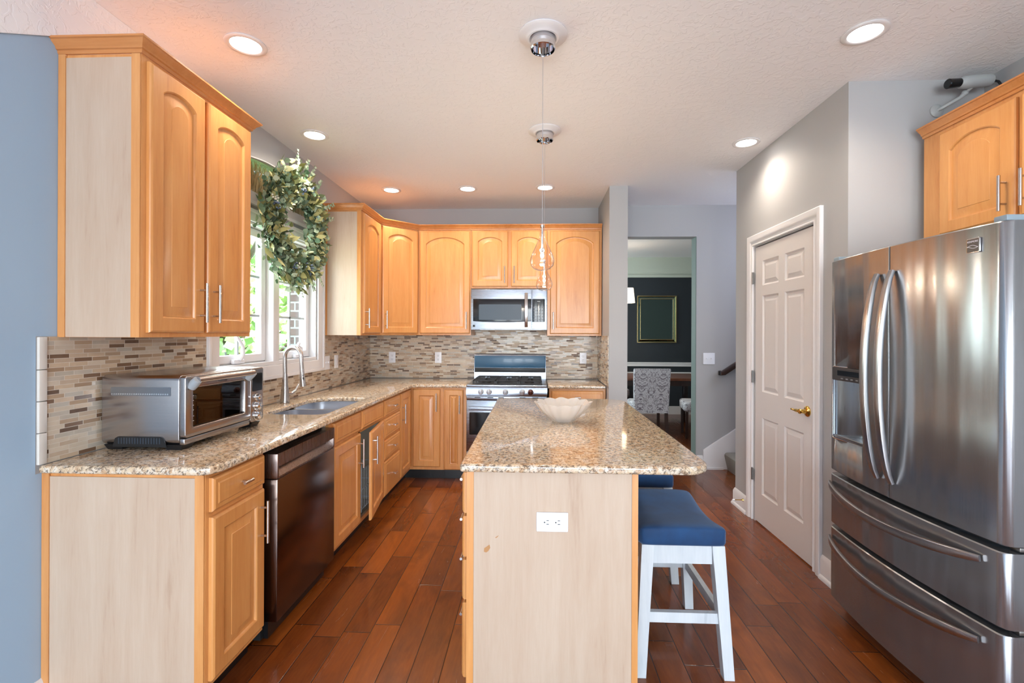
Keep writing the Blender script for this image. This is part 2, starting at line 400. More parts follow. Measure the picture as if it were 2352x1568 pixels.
def thing(name, label, cat, loc=(0, 0, 0), rz=0, group=None):
    o = bpy.data.objects.new(name, None); COL.objects.link(o); o.location = loc; o.rotation_euler = (0, 0, rz); o.empty_display_size = .1
    return tag(o, label, cat, group)
def struct(o): o['kind'] = 'structure'; return o
def dup(root, loc, label, group=None, rz=None):
    def cp(o, par):
        c = o.copy(); COL.objects.link(c); c.parent = par
        for ch in [x for x in o.children]: cp(ch, c)
        return c
    r = cp(root, None); r.location = loc; r['label'] = label
    if group: r['group'] = group
    if rz is not None: r.rotation_euler = (0, 0, rz)
    return r
def rrect(x0, x1, y0, y1, r, seg=6):
    if not isinstance(r, (list, tuple)): r = (r, r, r, r)
    out = []
    for (cx, cy, a0, rr) in ((x1, y0, -90, r[1]), (x1, y1, 0, r[2]), (x0, y1, 90, r[3]), (x0, y0, 180, r[0])):
        sx = -1 if cx == x1 else 1; sy = -1 if cy == y1 else 1
        ox, oy = cx+sx*rr, cy+sy*rr
        for k in range(seg+1):
            a = math.radians(a0+90*k/seg); out.append((ox+rr*math.cos(a), oy+rr*math.sin(a)))
    return out
def arc(p0, p1, bulge, n=16):
    # points from p0 to p1 bowed by the vector bulge
    p0, p1, b = Vector(p0), Vector(p1), Vector(bulge)
    return [p0.lerp(p1, t)+b*(1-(2*t-1)**2) for t in [i/n for i in range(n+1)]]

WX, D, CZ = 1.7963, 5.0378, 2.74
# ------------------------------------------------------------------ the room
struct(B().box(-1.95, 3.4, -3.8, 8.5, -.1, 0).build('floor', 'planks', smooth=False))
cl = B().box(-1.95, 3.4, -3.8, 8.5, CZ, CZ+.12).build('ceiling', 'ceiling', smooth=False); struct(cl)
AY, AZ, AW, AH = 3.19, 2.205, .705, .32
def arch(off, n=28, e=2.15):
    a, b = AW-off, AH-off*.95; zb = AZ+off
    pts = []
    for i in range(n+1):
        t = PI*i/n; c, s_ = math.cos(t), math.sin(t)
        pts.append((AY+a*math.copysign(abs(c)**(2/e), c), zb+(b-.0)*abs(s_)**(2/e)))
    return pts
B_ = B()
B_.plate([[(-3.6, 0), (D+.1, 0), (D+.1, CZ), (-3.6, CZ)], rrect(2.585, 3.795, 1.175, 2.10, .001, 1)[::-1], arch(.09)[::-1]], -WX-.15, -WX, 'x')
wl = B_.build('wall_left', 'wall', smooth=False); struct(wl)
struct(B().box(-WX, .68, D, D+.12, 0, CZ).build('wall_back', 'wall', smooth=False))
struct(B().box(.672, .838, 4.29, D+.12, 0, CZ).build('wall_stub', 'wall', smooth=False))
B_ = B()
B_.plate([[(.84, 0), (.93, 0), (.93, 2.413), (1.676, 2.413), (1.676, 0), (3.3, 0), (3.3, CZ), (.84, CZ)]], 4.95, 5.09, 'y')
struct(B_.build('wall_hall', 'wall', smooth=False))
struct(B().box(1.671, 1.6755, 4.953, 5.087, .001, 2.411).build('trim_1', 'sage_reveal', smooth=False))
# pantry corner
DY0, DY1 = 2.85, 3.60
B_ = B(); B_.plate([[(2.556, 0), (DY0, 0), (DY0, 2.055), (DY1, 2.055), (DY1, 0), (3.94, 0), (3.94, CZ), (2.556, CZ)]], 1.657, 1.77, 'x')
struct(B_.build('wall_pantry', 'wall', smooth=False))
struct(B().box(1.77, 2.47, 2.556, 2.67, 0, CZ).build('wall_alcove', 'wall', smooth=False))
struct(B().box(2.35, 2.47, -3.6, 2.556, 0, CZ).build('wall_right', 'wall', smooth=False))
struct(B().box(1.77, 3.3, 3.83, 3.94, 0, CZ).build('wall_stairs', 'wall', smooth=False))
struct(B().box(3.3, 3.4, 2.6, 8.5, 0, CZ).build('wall_far_right', 'wall', smooth=False))
# rear wall with three tall windows
B_ = B()
hol = [rrect(wx-.55, wx+.55, .12, 2.35, .001, 1)[::-1] for wx in (-1.0, .3, 1.6)]
B_.plate([[(-1.946, 0), (2.47, 0), (2.47, CZ), (-1.946, CZ)]]+hol, -3.8, -3.66, 'y')
struct(B_.build('wall_rear', 'wall', smooth=False))
for i, wx in enumerate((-1.0, .3, 1.6)):
    f = B().box(wx-.55, wx-.49, -3.76, -3.68, .12, 2.35).box(wx+.49, wx+.55, -3.76, -3.68, .12, 2.35).box(wx-.49, wx+.49, -3.76, -3.68, .12, .18).box(wx-.49, wx+.49, -3.76, -3.68, 2.29, 2.35).box(wx-.49, wx+.49, -3.75, -3.69, 1.2, 1.24)
    struct(f.build('window_%d' % (i+2), 'white', smooth=False))
struct(B().plate([[(-3.6, 0), (1.645, 0), (1.645, .883), (1.6185, .883), (1.6185, 1.38), (1.699, 1.38), (1.699, 2.5), (-3.6, 2.5)]], -WX, -WX+.0005, 'x').build('wall_nook_daylight_tint', simple('daylight_tinted_wall', srgb(158, 184, 208), .6), smooth=False))  # thin panel paints the blue daylight tint onto the grey wall
# upper wall band beside the near cabinets (thin slab in the ceiling colour, lower edge sloping)
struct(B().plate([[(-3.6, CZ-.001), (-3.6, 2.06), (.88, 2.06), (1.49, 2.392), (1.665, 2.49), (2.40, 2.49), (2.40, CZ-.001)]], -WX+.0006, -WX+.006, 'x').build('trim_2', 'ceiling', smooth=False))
# dining room shell
struct(B().box(-.6, 3.3, 8.3, 8.42, 0, 2.40).build('wall_dining_back', 'navy', smooth=False))
struct(B().box(-.6, 3.3, 8.3, 8.42, 2.40, CZ).build('wall_dining_frieze', 'sage', smooth=False))
struct(B().box(-.72, -.6, D+.13, 8.42, 0, CZ).build('wall_dining_left', 'navy', smooth=False))
B_ = B().box(-.6, 3.3, 8.275, 8.3, .835, .895).box(-.6, 3.3, 8.265, 8.3, .885, .905); B_.box(-.6, 3.3, 8.28, 8.3, .70, .735)
struct(B_.build('trim_3', 'white', smooth=False))
struct(B().box(-.6, 3.3, 8.27, 8.3, 2.385, 2.43).build('trim_4', 'sage', smooth=False))
struct(B().box(-.6, 3.3, 8.28, 8.3, .0, .14).build('baseboard_dining', 'white', smooth=False))
# baseboards
def baseb(name, path, h=.135):
    struct(B().sweep(path, [(0, 0), (.026, 0), (.026, .012), (.02, .022), (.014, .025), (.014, h-.025), (.008, h-.008), (.003, h), (0, h)]).build(name, 'white'))
baseb('baseboard_pantry_far', [(1.76, 3.94), (1.657, 3.94), (1.657, 3.708)][0:3])
baseb('baseboard_pantry_near', [(1.657, 2.765), (1.657, 2.556), (1.70, 2.556)])
baseb('baseboard_left', [(-WX+.0006, -3.6), (-WX+.0006, 1.644)])
baseb('baseboard_hall', [(1.685, 4.95), (1.747, 4.95)], .14)
# stub wall lower end and corner bead are plain; stairs
sk = B(); sk.plate([[(1.747, 0), (3.28, 0), (3.28, 1.23), (1.747, .2)]], 4.93, 4.949, 'y', .003)
sk.box(1.747, 1.95, 4.92, 4.9305, 0, .02)
tag(sk.build('stair_skirt_board', 'white'), 'white angled stair skirt board rising along the hall wall', 'skirt board')
st = B()
prof = [(1.975, 0)]
n = 5
pts = []
for i in range(n):
    x = 1.985+i*.26; z = .18*(i+1)
    for a in (200, 160, 120, 90): pts.append((x+.0+.03*math.cos(math.radians(a)), z-.03+.03*math.sin(math.radians(a))))
    if i < n-1: pts.append((x+.26-.01, z))
st.plate([[(1.99, 0)]+pts+[(3.25, .9), (3.25, 0)]], 3.945, 4.918, 'y')
tag(st.build('carpeted_stairs', 'carpet'), 'beige carpeted stairs, lowest step showing past the pantry wall', 'stairs')
hr = thing('handrail', 'dark brown wooden handrail fixed to the grey hall wall', 'handrail', (1.9, 4.89, 1.0))
B().tube([(0, 0, 0), (.03, 0, .0), (1.2, 0, .79)], .5, 12, (.05, .06), (0, 0, 1)).build('rail', 'dark_wood', hr)
B().box(.0, .03, 0, .059, -.025, .02, .004).build('bracket', 'dark_wood', hr)

# ------------------------------------------------------------------ kitchen window
wd = bpy.data.objects.new('window_1', None); COL.objects.link(wd); wd.location = (-WX, 3.19, 1.1); struct(wd)
def wp(b, name, m, **k):
    o = b.build(name, m, wd, **k); o.matrix_parent_inverse = Matrix.Translation((WX, -3.19, -1.1)); return o
def casing(out, inn):
    b = B(); b.plate([out, inn[::-1]], -WX+.001, -WX+.016, 'x', .004)
    return b
b = casing(rrect(2.487, 3.897, 1.082, 2.177, .002, 1), rrect(2.585, 3.795, 1.175, 2.10, .002, 1)); 
b.plate([rrect(2.487, 3.897, 1.082, 2.177, .002, 1), rrect(2.510, 3.874, 1.105, 2.154, .002, 1)[::-1]], -WX+.014, -WX+.026, 'x', .003)
wp(b, 'casing', 'white')
b = casing(arch(0), arch(.085)); b.plate([arch(0), arch(.025)[::-1]], -WX+.014, -WX+.026, 'x', .003)
wp(b, 'arch_casing', 'white')
b = B(); b.plate([arch(.09), arch(.115)[::-1]], -WX-.12, -WX-.03, 'x'); wp(b, 'arch_sash', 'white')
wp(B().plate([arch(.10)], -WX-.085, -WX-.08, 'x'), 'arch_glass', 'pane', smooth=False)
b = B().box(-WX-.10, -WX-.002, 3.16, 3.235, 1.176, 2.099, .004)   # mullion
b.box(-WX-.12, -WX+.0, 2.586, 3.794, 1.176, 1.20).box(-WX-.12, -WX-.002, 2.586, 2.60, 1.2, 2.099).box(-WX-.12, -WX-.002, 3.78, 3.794, 1.2, 2.099).box(-WX-.12, -WX-.002, 2.6, 3.78, 2.085, 2.099)
wp(b, 'jamb_frame', 'white')
for (y0, y1) in ((2.602, 3.158), (3.237, 3.778)):
    b = B(); b.plate([rrect(y0, y1, 1.202, 2.083, .002, 1), rrect(y0+.052, y1-.052, 1.256, 2.03, .002, 1)[::-1]], -WX-.10, -WX-.055, 'x', .006)
    s_ = wp(b, 'sash', 'white')
    g = B().box(-WX-.082, -WX-.078, y0+.05, y1-.05, 1.254, 2.032); g = g.build('glass', 'pane', s_, smooth=False); g.matrix_parent_inverse = Matrix.Identity(4)
    mb = B(); ym = (y0+y1)/2
    mb.box(-WX-.088, -WX-.072, ym-.008, ym+.008, 1.256, 2.03)
    for z in (1.51, 1.77): mb.box(-WX-.088, -WX-.072, y0+.052, y1-.052, z-.008, z+.008)
    mb.build('muntin_bars', simple('muntin_grey', srgb(176, 186, 190), .4), s_, smooth=False)
for (yc, lean) in ((2.83, 1), (3.56, .35)):
    b = B().box(-WX-.055, -WX-.025, yc-.055, yc+.055, 1.202, 1.232, .01)
    b.tube([(-WX-.03, yc, 1.225), (-WX-.02, yc+.02, 1.26), (-WX-.015, yc+.012, 1.26+.05*lean), (-WX-.01, yc-.035, 1.255+.10*lean), (-WX-.01, yc-.06, 1.25+.125*lean)], [.014, .013, .011, .01, .009], 8)
    b.cyl((-WX-.01, yc-.065, 1.242+.125*lean), (-WX-.01, yc-.03, 1.275+.125*lean), .011)
    wp(b, 'crank_handle', 'white_plastic')

# ------------------------------------------------------------------ outdoors
tag(B().box(-40, -1.97, -15, 60, -.80, -.75).build('lawn', 'grass', smooth=False), 'sunlit green lawn outside the kitchen window', 'lawn')
struct(B().box(-2.48, -1.96, 4.6, 5.3, -.7, 3.4).build('wall_exterior_brick', 'brick', smooth=False))
def tree(x, y, r, h, m, label, nl=2600, seed=0):
    rnd = random.Random(seed); t = thing('leafy_tree', label, 'tree', (x, y, -.735), 0, 'trees outside the window')
    b = B(); b.tube([(0, 0, 0), (.05, 0, h*.3), (-.05, .05, h*.6), (0, 0, h*.85)], [.16, .13, .09, .03], 8)
    for k in range(7):
        a = k*2.4; z = h*(.3+.07*k); b.tube([(0, 0, z), (r*.5*math.cos(a), r*.5*math.sin(a), z+.4), (r*.8*math.cos(a), r*.8*math.sin(a), z+.8)], [.05, .035, .012], 6)
    b.build('trunk', 'bark', t)
    bm = bmesh.new()
    cl_ = [(rnd.uniform(-.7, .7)*r, rnd.uniform(-.7, .7)*r, h*rnd.uniform(.12, .95), rnd.uniform(.3, .55)*r) for _ in range(26)]
    for i in range(nl):
        cx, cy, cz, cr = rnd.choice(cl_); cz = max(cz, cr*1.0+.15); d = Vector((rnd.gauss(0, 1), rnd.gauss(0, 1), rnd.gauss(0, 1))).normalized()*cr*rnd.uniform(.6, 1)
        c = Vector((cx, cy, cz))+d; L = rnd.uniform(.10, .19); a = Vector((rnd.uniform(-1, 1), rnd.uniform(-1, 1), rnd.uniform(-1, 1))).normalized(); q = a.orthogonal().normalized()*L*.45; a *= L
        vs = [bm.verts.new(p) for p in (c-a*.5, c+q, c+a*.6, c-q)]; bm.faces.new(vs)
    o = B(); o.bm.free(); o.bm = bm; o.build('foliage', m, t, smooth=False)['kind'] = 'stuff'
tree(-4.6, 6.9, 1.3, 4.4, 'leaf_tree', 'bright green leafy tree left of the brick wall outside', 3600, 1)
tree(-8.6, 13.4, 2.0, 5.4, 'leaf_tree2', 'blue-green leafy tree deeper in the garden', 3600, 2)
tree(-4.9, 10.8, 1.6, 4.6, 'leaf_tree', 'pale green tree behind the brick wall corner outside', 3000, 3)
tree(-8.2, 8.2, 1.7, 5.0, 'leaf_tree2', 'wide leafy tree seen through the left sash', 3600, 4)
tree(-13.5, 19, 2.8, 7.4, 'leaf_tree', 'tallest leafy tree at the back of the garden', 4200, 5)

# ------------------------------------------------------------------ backsplash
t = thing('tile_backsplash', 'brown and cream mosaic tile backsplash on the window wall', 'backsplash', (-WX, 3, .914))
b = B().box(.0006, .008, 1.65-3, 2.486-3, .001, 1.379-.914).box(.0006, .008, 2.486-3, 3.898-3, .001, 1.081-.914).box(.0006, .008, 3.898-3, D-.009-3, .001, 1.379-.914)
b.build('tile_field', 'mosaic', t, smooth=False)
b = B(); zz = [0, .115, .23, .345, .465]
for a, c in zip(zz, zz[1:]): b.box(.0006, .013, 1.62-3, 1.649-3, a+.001, c-.001, .003)
b.build('marble_edge_trim', simple('pale_marble_trim', srgb(212, 206, 198), .3), t)
tag(B().box(-WX+.0085, .6715, D-.008, D-.0006, .915, 1.44).build('tile_backsplash', 'mosaic', smooth=False), 'brown and cream mosaic tile backsplash behind the gas range', 'backsplash')
tag(B().box(.664, .6715, 4.30, D-.009, .915, 1.379).build('tile_backsplash', 'mosaic', smooth=False), 'narrow mosaic tile return on the side wall right of the range', 'backsplash')

# ------------------------------------------------------------------ cabinets
def door(par, x0, x1, z0, z1, d, arched=False, handle=None, hz=None, raised=True, m='maple', hl=.17, th=.02, name='door'):
    """raised panel door; x across, back of the door at y=-d; handle 'l','r' or 't' (short bar)"""
    w_, h_ = x1-x0, z1-z0
    sw = min(.058, w_*.27); n = 14
    ah = (w_-2*sw)*.17 if arched else 0
    def loop(ins, y, arch_):
        xa, xb, za, zb = x0+ins, x1-ins, z0+ins, z1-ins
        pts = [(xa, za), (xb, za)]
        for i in range(n+1):
            t = i/n; x = xb+(xa-xb)*t; z = zb
            if arch_: z = zb-ah*(1-(1-abs(2*t-1)**2)**.8) 
            pts.append((x, z))
        return [(p[0], -y, p[1]) for p in pts]
    ls = [loop(0, d, 0), loop(0, d+th*.55, 0), loop(.003, d+th*.8, 0), loop(.009, d+th, 0)]
    if raised:
        ls += [loop(sw, d+th, arched), loop(sw+.004, d+th-.003, arched), loop(sw+.007, d+th-.010, arched), loop(sw+.012, d+th-.011, arched), loop(sw+.014, d+th-.011, arched)]
        sl = min(.034, (w_-2*sw)*.22)
        ls += [loop(sw+.012+sl, d+th-.003, arched), loop(sw+.0135+sl, d+th-.0015, arched)]
    else:
        ls += [loop(.022, d+th, 0), loop(.027, d+th+.003, 0)]
    o = B().loops(ls).build(name, m, par, ang=22)
    if handle in ('l', 'r'):
        hx = x0+.032 if handle == 'l' else x1-.032
        hz = hz if hz is not None else z0+.05
        y = d+th
        b = B().cyl((hx, -(y+.03), hz), (hx, -(y+.03), hz+hl), .0062)
        for zz_ in (hz+.03, hz+hl-.03): b.cyl((hx, -(y+.03), zz_), (hx, -y-.0002, zz_), .0045, seg=10)
        b.build('handle', 'chrome', o)
    if handle == 't':
        hx, zc, y = (x0+x1)/2, (z0+z1)/2, d+th+.003
        b = B().cyl((hx-.028, -(y+.026), zc), (hx+.028, -(y+.026), zc), .006); b.cyl((hx, -(y+.026), zc), (hx, -y-.0002, zc), .005, seg=10)
        b.build('handle', 'chrome', o)
    return o
def drawer(par, x0, x1, z0, z1, d, handle='t'):
    return door(par, x0, x1, z0, z1, d, raised=False, handle=handle, name='drawer')
def body(par, w_, z0, z1, d, m='maple_frame', toe=0):
    b = B().box(.0008, w_-.0008, -d, -.001, z0, z1)
    o = b.build('cabinet_body', m, par, smooth=False)
    if toe: B().box(.001, w_-.001, -d+.065, -.03, .001, z0-.0005).build('toe_kick', 'toe', par, smooth=False)
    return o
CROWN = [(0, 0), (.006, 0), (.009, .006), (.009, .012), (.015, .015), (.018, .024), (.032, .036), (.034, .040), (.040, .043), (.040, .050), (0, .050)]
def crown(path, z0, par=None, name='crown_molding'):
    return B().sweep(path, [(o+.0005, z0+z) for o, z in CROWN]).build(name, 'maple_crown', par)
def endpanel(par, d, z0, z1, side_x=0.0, t=.004):
    B().box(side_x-t, side_x-.0002, -d+.035, -.03, z0+.001, z1-.012).build('end_panel', 'veneer', par, smooth=False)
    B().box(side_x-t-.003, side_x-.0002, -.0295, -.002, z0, z1).build('corner_trim', 'maple_frame', par); B().box(side_x-t-.002, side_x-.0002, -d+.001, -d+.0345, z0, z1).build('corner_trim', 'maple_frame', par)
RZ = PI/2
ZU0, ZU1 = 1.377, 2.44
# near left wall cabinet
c = thing('wall_cabinet', 'tall honey maple two-door wall cabinet above the toaster oven', 'cabinet', (-WX, 1.70, 0), RZ)
body(c, .672, ZU0, ZU1, .32); endpanel(c, .32, ZU0, ZU1-.001, 0)
door(c, .022, .318, 1.395, 2.424, .3205, True, 'r', 1.44); door(c, .338, .652, 1.395, 2.424, .3205, True, 'l', 1.44)
cr = crown([(.0, .0), (0, -.32), (.672, -.32), (.672, 0)][::1], ZU1, c)
# correct outward side: path runs away from the wall, along the front, back to the wall
# far left wall cabinet
c = thing('wall_cabinet', 'single-door maple wall cabinet right of the window', 'cabinet', (-WX, 3.927, 0), RZ, None)
body(c, .50, ZU0, ZU1, .32); endpanel(c, .32, ZU0, ZU1-.001, 0); door(c, .03, .455, 1.395, 2.424, .3205, True, 'l', 1.44)
# diagonal corner
c = thing('corner_wall_cabinet', 'diagonal corner maple wall cabinet', 'cabinet', (-WX, D, 0))
b = B(); b.plate([[(.0015, -.0095), (.0015, -.609), (.32, -.609), (.609, -.32), (.609, -.0095)][::-1]], ZU0, ZU1, 'z'); b.build('cabinet_body', 'maple_frame', c, smooth=False)
dg_ = bpy.data.objects.new('door_mount', None)
L = .29*math.sqrt(2)
dd = door(None, .012, L-.012, 1.395, 2.424, .0005, True, 'l', 1.44); dd.parent = c
dd.location = (.32, -.61, 0); dd.rotation_euler = (0, 0, PI/4)
bpy.data.objects.remove(dg_)
# back wall cabinets
def backcab(x0, x1, z0, label): 
    c = thing('wall_cabinet', label, 'cabinet', (x0, D, 0)); body(c, x1-x0, z0, ZU1, .32); return c
for ob in ():
    pass
c = backcab(-1.186, -.646, ZU0, 'maple wall cabinet with one wide arched door left of the microwave')
door(c, .022, .53, 1.395, 2.424, .3205, True, 'r', 1.44)
c = backcab(-.645, .121, 1.85, 'short two-door maple wall cabinet above the microwave')
door(c, .010, .372, 1.868, 2.424, .3205, True, 'r', 1.90); door(c, .404, .758, 1.868, 2.424, .3205, True, 'l', 1.90)
c = backcab(.122, .665, ZU0, 'maple wall cabinet with one arched door right of the microwave')
door(c, .028, .52, 1.395, 2.424, .3205, True, 'l', 1.44)
p_ = [(-WX+.002, 3.927), (-WX+.32, 3.927), (-WX+.32, D-.61), (-WX+.61, D-.32), (.664, D-.32)]
tag(crown(p_, ZU1), 'maple crown molding running over the corner and range wall cabinets', 'crown molding')
# cabinet over the fridge
c = thing('wall_cabinet', 'maple wall cabinet above the refrigerator', 'cabinet', (2.35, 2.50, 0), -RZ)
body(c, .99, 1.86, 2.405, .35); door(c, .11, .475, 1.885, 2.385, .3505, True, 'r', 1.92, hl=.15); door(c, .50, .88, 1.885, 2.385, .3505, True, 'l', 1.92, hl=.15)
crown([(0, -.35), (.99, -.35)], 2.405, c)

# base cabinets, left run (local x runs toward the range wall)
d0 = .61
def base(name, label, y0, y1): 
    return thing(name, label, 'cabinet', (-WX, y0, 0), RZ)
c = base('base_cabinet', 'maple base cabinet with one drawer at the near end of the counter', 1.646, 2.005)
body(c, .359, .1, .882, d0, toe=1); endpanel(c, d0, .002, .882, 0)
drawer(c, .018, .345, .742, .866, d0+.0005); door(c, .018, .345, .125, .722, d0+.0005, handle='r', hz=.50, hl=.18)
# sink base, hollow, right door ajar
c = base('sink_base_cabinet', 'maple sink base cabinet with its right door ajar', 2.655, 3.60); w_ = .945
b = B().box(.001, .018, -d0+.019, -.01, .1, .882).box(w_-.018, w_-.001, -d0+.019, -.01, .1, .882).box(.018, w_-.018, -.02, -.01, .1, .882).box(.018, w_-.018, -d0+.019, -.02, .1, .118)
b.build('cabinet_body', 'sill_in', c, smooth=False)
b = B().box(.001, .03, -d0, -d0+.018, .1, .882).box(w_-.03, w_-.001, -d0, -d0+.018, .1, .882).box(.46, .485, -d0, -d0+.018, .125, .73).box(.03, w_-.03, -d0, -d0+.018, .72, .882).box(.03, w_-.03, -d0, -d0+.018, .1, .13)
b.build('face_frame', 'maple_frame', c, smooth=False)
B().box(.001, w_-.001, -d0+.065, -.03, .001, .0995).build('toe_kick', 'toe', c, smooth=False)
drawer(c, .045, .46, .742, .866, d0+.0005, None); drawer(c, .484, .932, .742, .866, d0+.0005, None)
door(c, .045, .46, .125, .722, d0+.0005, handle='r', hz=.50, hl=.19)
dd = door(c, -.452, 0, .125, .722, 0, handle='l', hz=.50, hl=.19); dd.location = (.934, -d0-.002, 0); dd.rotation_euler = (0, 0, math.radians(8))
t = thing('wire_caddy', 'white wire rack standing inside the open sink cabinet', 'rack', (-1.29, 3.43, .119))
b = B()
for x in (-.06, .06):
    for y in (-.14, .14): b.tube([(x, y, 0), (x, y, .33), (x, y*.8, .37)], .004, 6)
for z in (.02, .16, .30):
    b.tube([(-.06, -.14, z), (.06, -.14, z), (.06, .14, z), (-.06, .14, z), (-.06, -.14, z)], .0035, 6)
for k in range(9): b.tube([(.06, -.14+.035*k, .02), (.06, -.14+.035*k, .30)], .002, 5)
b.build('frame', 'wire', t)
tag(B().loops([[(x*s-1.47, y*s+3.42, z) for x, y in rrect(-.08, .08, -.11, .11, .02, 3)] for s, z in ((.85, .119), (1, .36), (.96, .36), (.8, .13))]).build('plastic_bin', 'blue_bin'), 'blue plastic bin inside the open sink cabinet', 'bin')
# drawer base
c = base('drawer_base_cabinet', 'maple base cabinet with a stack of four drawers', 3.601, 4.05)
body(c, .448, .1, .882, d0, toe=1)
for a, b_ in ((.742, .866), (.572, .722), (.405, .552), (.115, .385)): drawer(c, .016, .43, a, b_, d0+.0005)
# corner base: L shaped, doors on both faces
c = thing('corner_base_cabinet', 'maple corner base cabinet with two doors meeting at the inner corner', 'cabinet', (-WX, 4.051, 0))
yb = D-4.051
b = B(); b.plate([[(.001, 0), (.61, 0), (.61, yb-.61), (.93, yb-.61), (.93, yb-.01), (.001, yb-.01)]], .1, .882, 'z'); b.build('cabinet_body', 'maple_frame', c, smooth=False)
b = B(); b.plate([[(.03, 0), (.545, 0), (.545, yb-.545), (.93, yb-.545), (.93, yb-.03), (.03, yb-.03)]], .001, .0995, 'z'); b.build('toe_kick', 'toe', c, smooth=False)
dd = door(c, .012, .345, .13, .866, 0, handle='l', hz=.60); dd.location = (.6105, 0, 0); dd.rotation_euler = (0, 0, RZ)
dd = door(c, 0, .262, .13, .866, 0, handle='r', hz=.66); dd.location = (.64, yb-.6105, 0)
c = thing('base_cabinet', 'slim maple base cabinet left of the gas range', 'cabinet', (-.865, D, 0))
body(c, .22, .1, .882, d0, toe=1); door(c, .010, .19, .105, .862, d0+.0005, handle='r', hz=.64)
c = thing('base_cabinet', 'maple base cabinet with one wide drawer right of the range', 'cabinet', (.135, D, 0))
body(c, .53, .1, .882, d0, toe=1); drawer(c, .022, .508, .742, .862, d0+.0005); door(c, .022, .258, .125, .722, d0+.0005, handle='r', hz=.52); door(c, .272, .508, .125, .722, d0+.0005, handle='l', hz=.52)

# counters
ct = thing('granite_countertop', 'speckled beige granite countertop wrapping the window wall and corner', 'countertop', (-WX, 3, .884))
def sinkhole(): return rrect(.165, .545, 2.725-3, 3.46-3, (.09, .06, .07, .16), 8)
L_ = [(.009, 1.624-3), (.60, 1.624-3), (.632, 1.640-3), (.65, 1.68-3), (.65, D-.65-3-.03), (.68, D-.65-3), (1.155, D-.65-3), (1.155, D-.010-3), (.009, D-.010-3)]
B().plate([L_, sinkhole()[::-1]], 0, .03, 'z', .009, 3).build('slab', 'granite', ct)
tag(B().plate([[(.123, D-.65), (.655, D-.65), (.655, D-.010), (.123, D-.010)]], .884, .914, 'z', .009, 3).build('granite_countertop', 'granite'), 'short speckled granite countertop right of the range', 'countertop')
# sink
sk = thing('double_sink', 'stainless undermount sink with two bowls', 'sink', (-WX, 3, .70))
def bowl_(x0, x1, y0, y1, r):
    ls = []
    for s_, z in ((0.012, .183), (0, .183), (0.0, .17), (.006, .05), (.02, .02), (.05, .006)):
        ls.append([(a, b_, z) for a, b_ in rrect(x0+s_ if z < .17 or s_ == 0 else x0-s_, x1-s_ if z < .17 or s_ == 0 else x1+s_, y0+s_ if z < .17 or s_ == 0 else y0-s_, y1-s_ if z < .17 or s_ == 0 else y1+s_, r, 6)])
    return B().loops(ls, cap0=False)
bowl_(.155, .555, 2.715-3, 3.075-3, .07).build('near_bowl', 'steel_sink', sk)
bowl_(.155, .555, 3.105-3, 3.47-3, .07).build('far_bowl', 'steel_sink', sk)
B().cyl((.35, -.1, .0065), (.35, -.1, .012), .045, seg=20).build('drain', 'chrome', sk)
B().cyl((.35, .29, .0065), (.35, .29, .012), .045, seg=20).build('drain', 'chrome', sk)
# faucet
fc = thing('kitchen_faucet', 'brushed nickel gooseneck faucet behind the sink', 'faucet', (-1.705, 3.14, .9145))
B().lathe([(0, 0), (.030, 0), (.031, .006), (.030, .02), (.026, .07), (.019, .13), (.0145, .19), (.014, .20), (0, .20)]).build('body', 'chrome', fc)
pts = [(0, 0, .19), (-.002, 0, .26), (-.002, 0, .31)]
for k in range(1, 13):
    a = PI-k*PI/12*.93; pts.append((.058+.06*math.cos(a), -.01*k/12, .315+.068*math.sin(a)))
pts += [(.121, -.012, .24), (.124, -.013, .21)]
B().tube(pts, .0135, 14).build('spout', 'chrome', fc)
hd = B().tube([(.122, -.012, .235), (.126, -.013, .20), (.130, -.014, .15), (.134, -.015, .118)], [.014, .015, .0185, .019], 16).build('spray_head', 'chrome', fc)
B().sph((.141, -.03, .175), .006, 8, (1, .6, 1.6)).sph((.139, -.029, .195), .005, 8, (1, .6, 1)).build('spray_button', 'black', hd)
B().tube([(.008, .02, .065), (.02, .05, .062), (.03, .08, .078), (.042, .108, .12)], [.013, .010, .0085, .006], 12).build('lever', 'chrome', fc)

# ------------------------------------------------------------------ dishwasher
dw = thing('dishwasher', 'dark stainless dishwasher under the counter', 'dishwasher', (-WX, 2.045, 0), RZ)
B().box(.005, .60, -.575, -.03, .02, .878).build('tub_housing', 'gap', dw, smooth=False)
B().box(.002, .598, -.652, -.576, .105, .742, .004).build('door_panel', 'dark_steel', dw)
b = B().loops([[(x, y, z) for y, z in ((-.576, .744), (-.652, .744), (-.652, .752), (-.622, .792), (-.652, .797), (-.652, .855), (-.576, .855))] for x in (.016, .584)])
b.build('pocket_handle', 'dark_steel_trim', dw, ang=20)
for xa in (.002, .5845): B().box(xa, xa+.0135, -.652, -.576, .744, .855, .002).build('side_cap', 'dark_steel_trim', dw)
B().box(.02, .58, -.60, -.58, .02, .10).build('kick_plate', 'toe', dw, smooth=False)

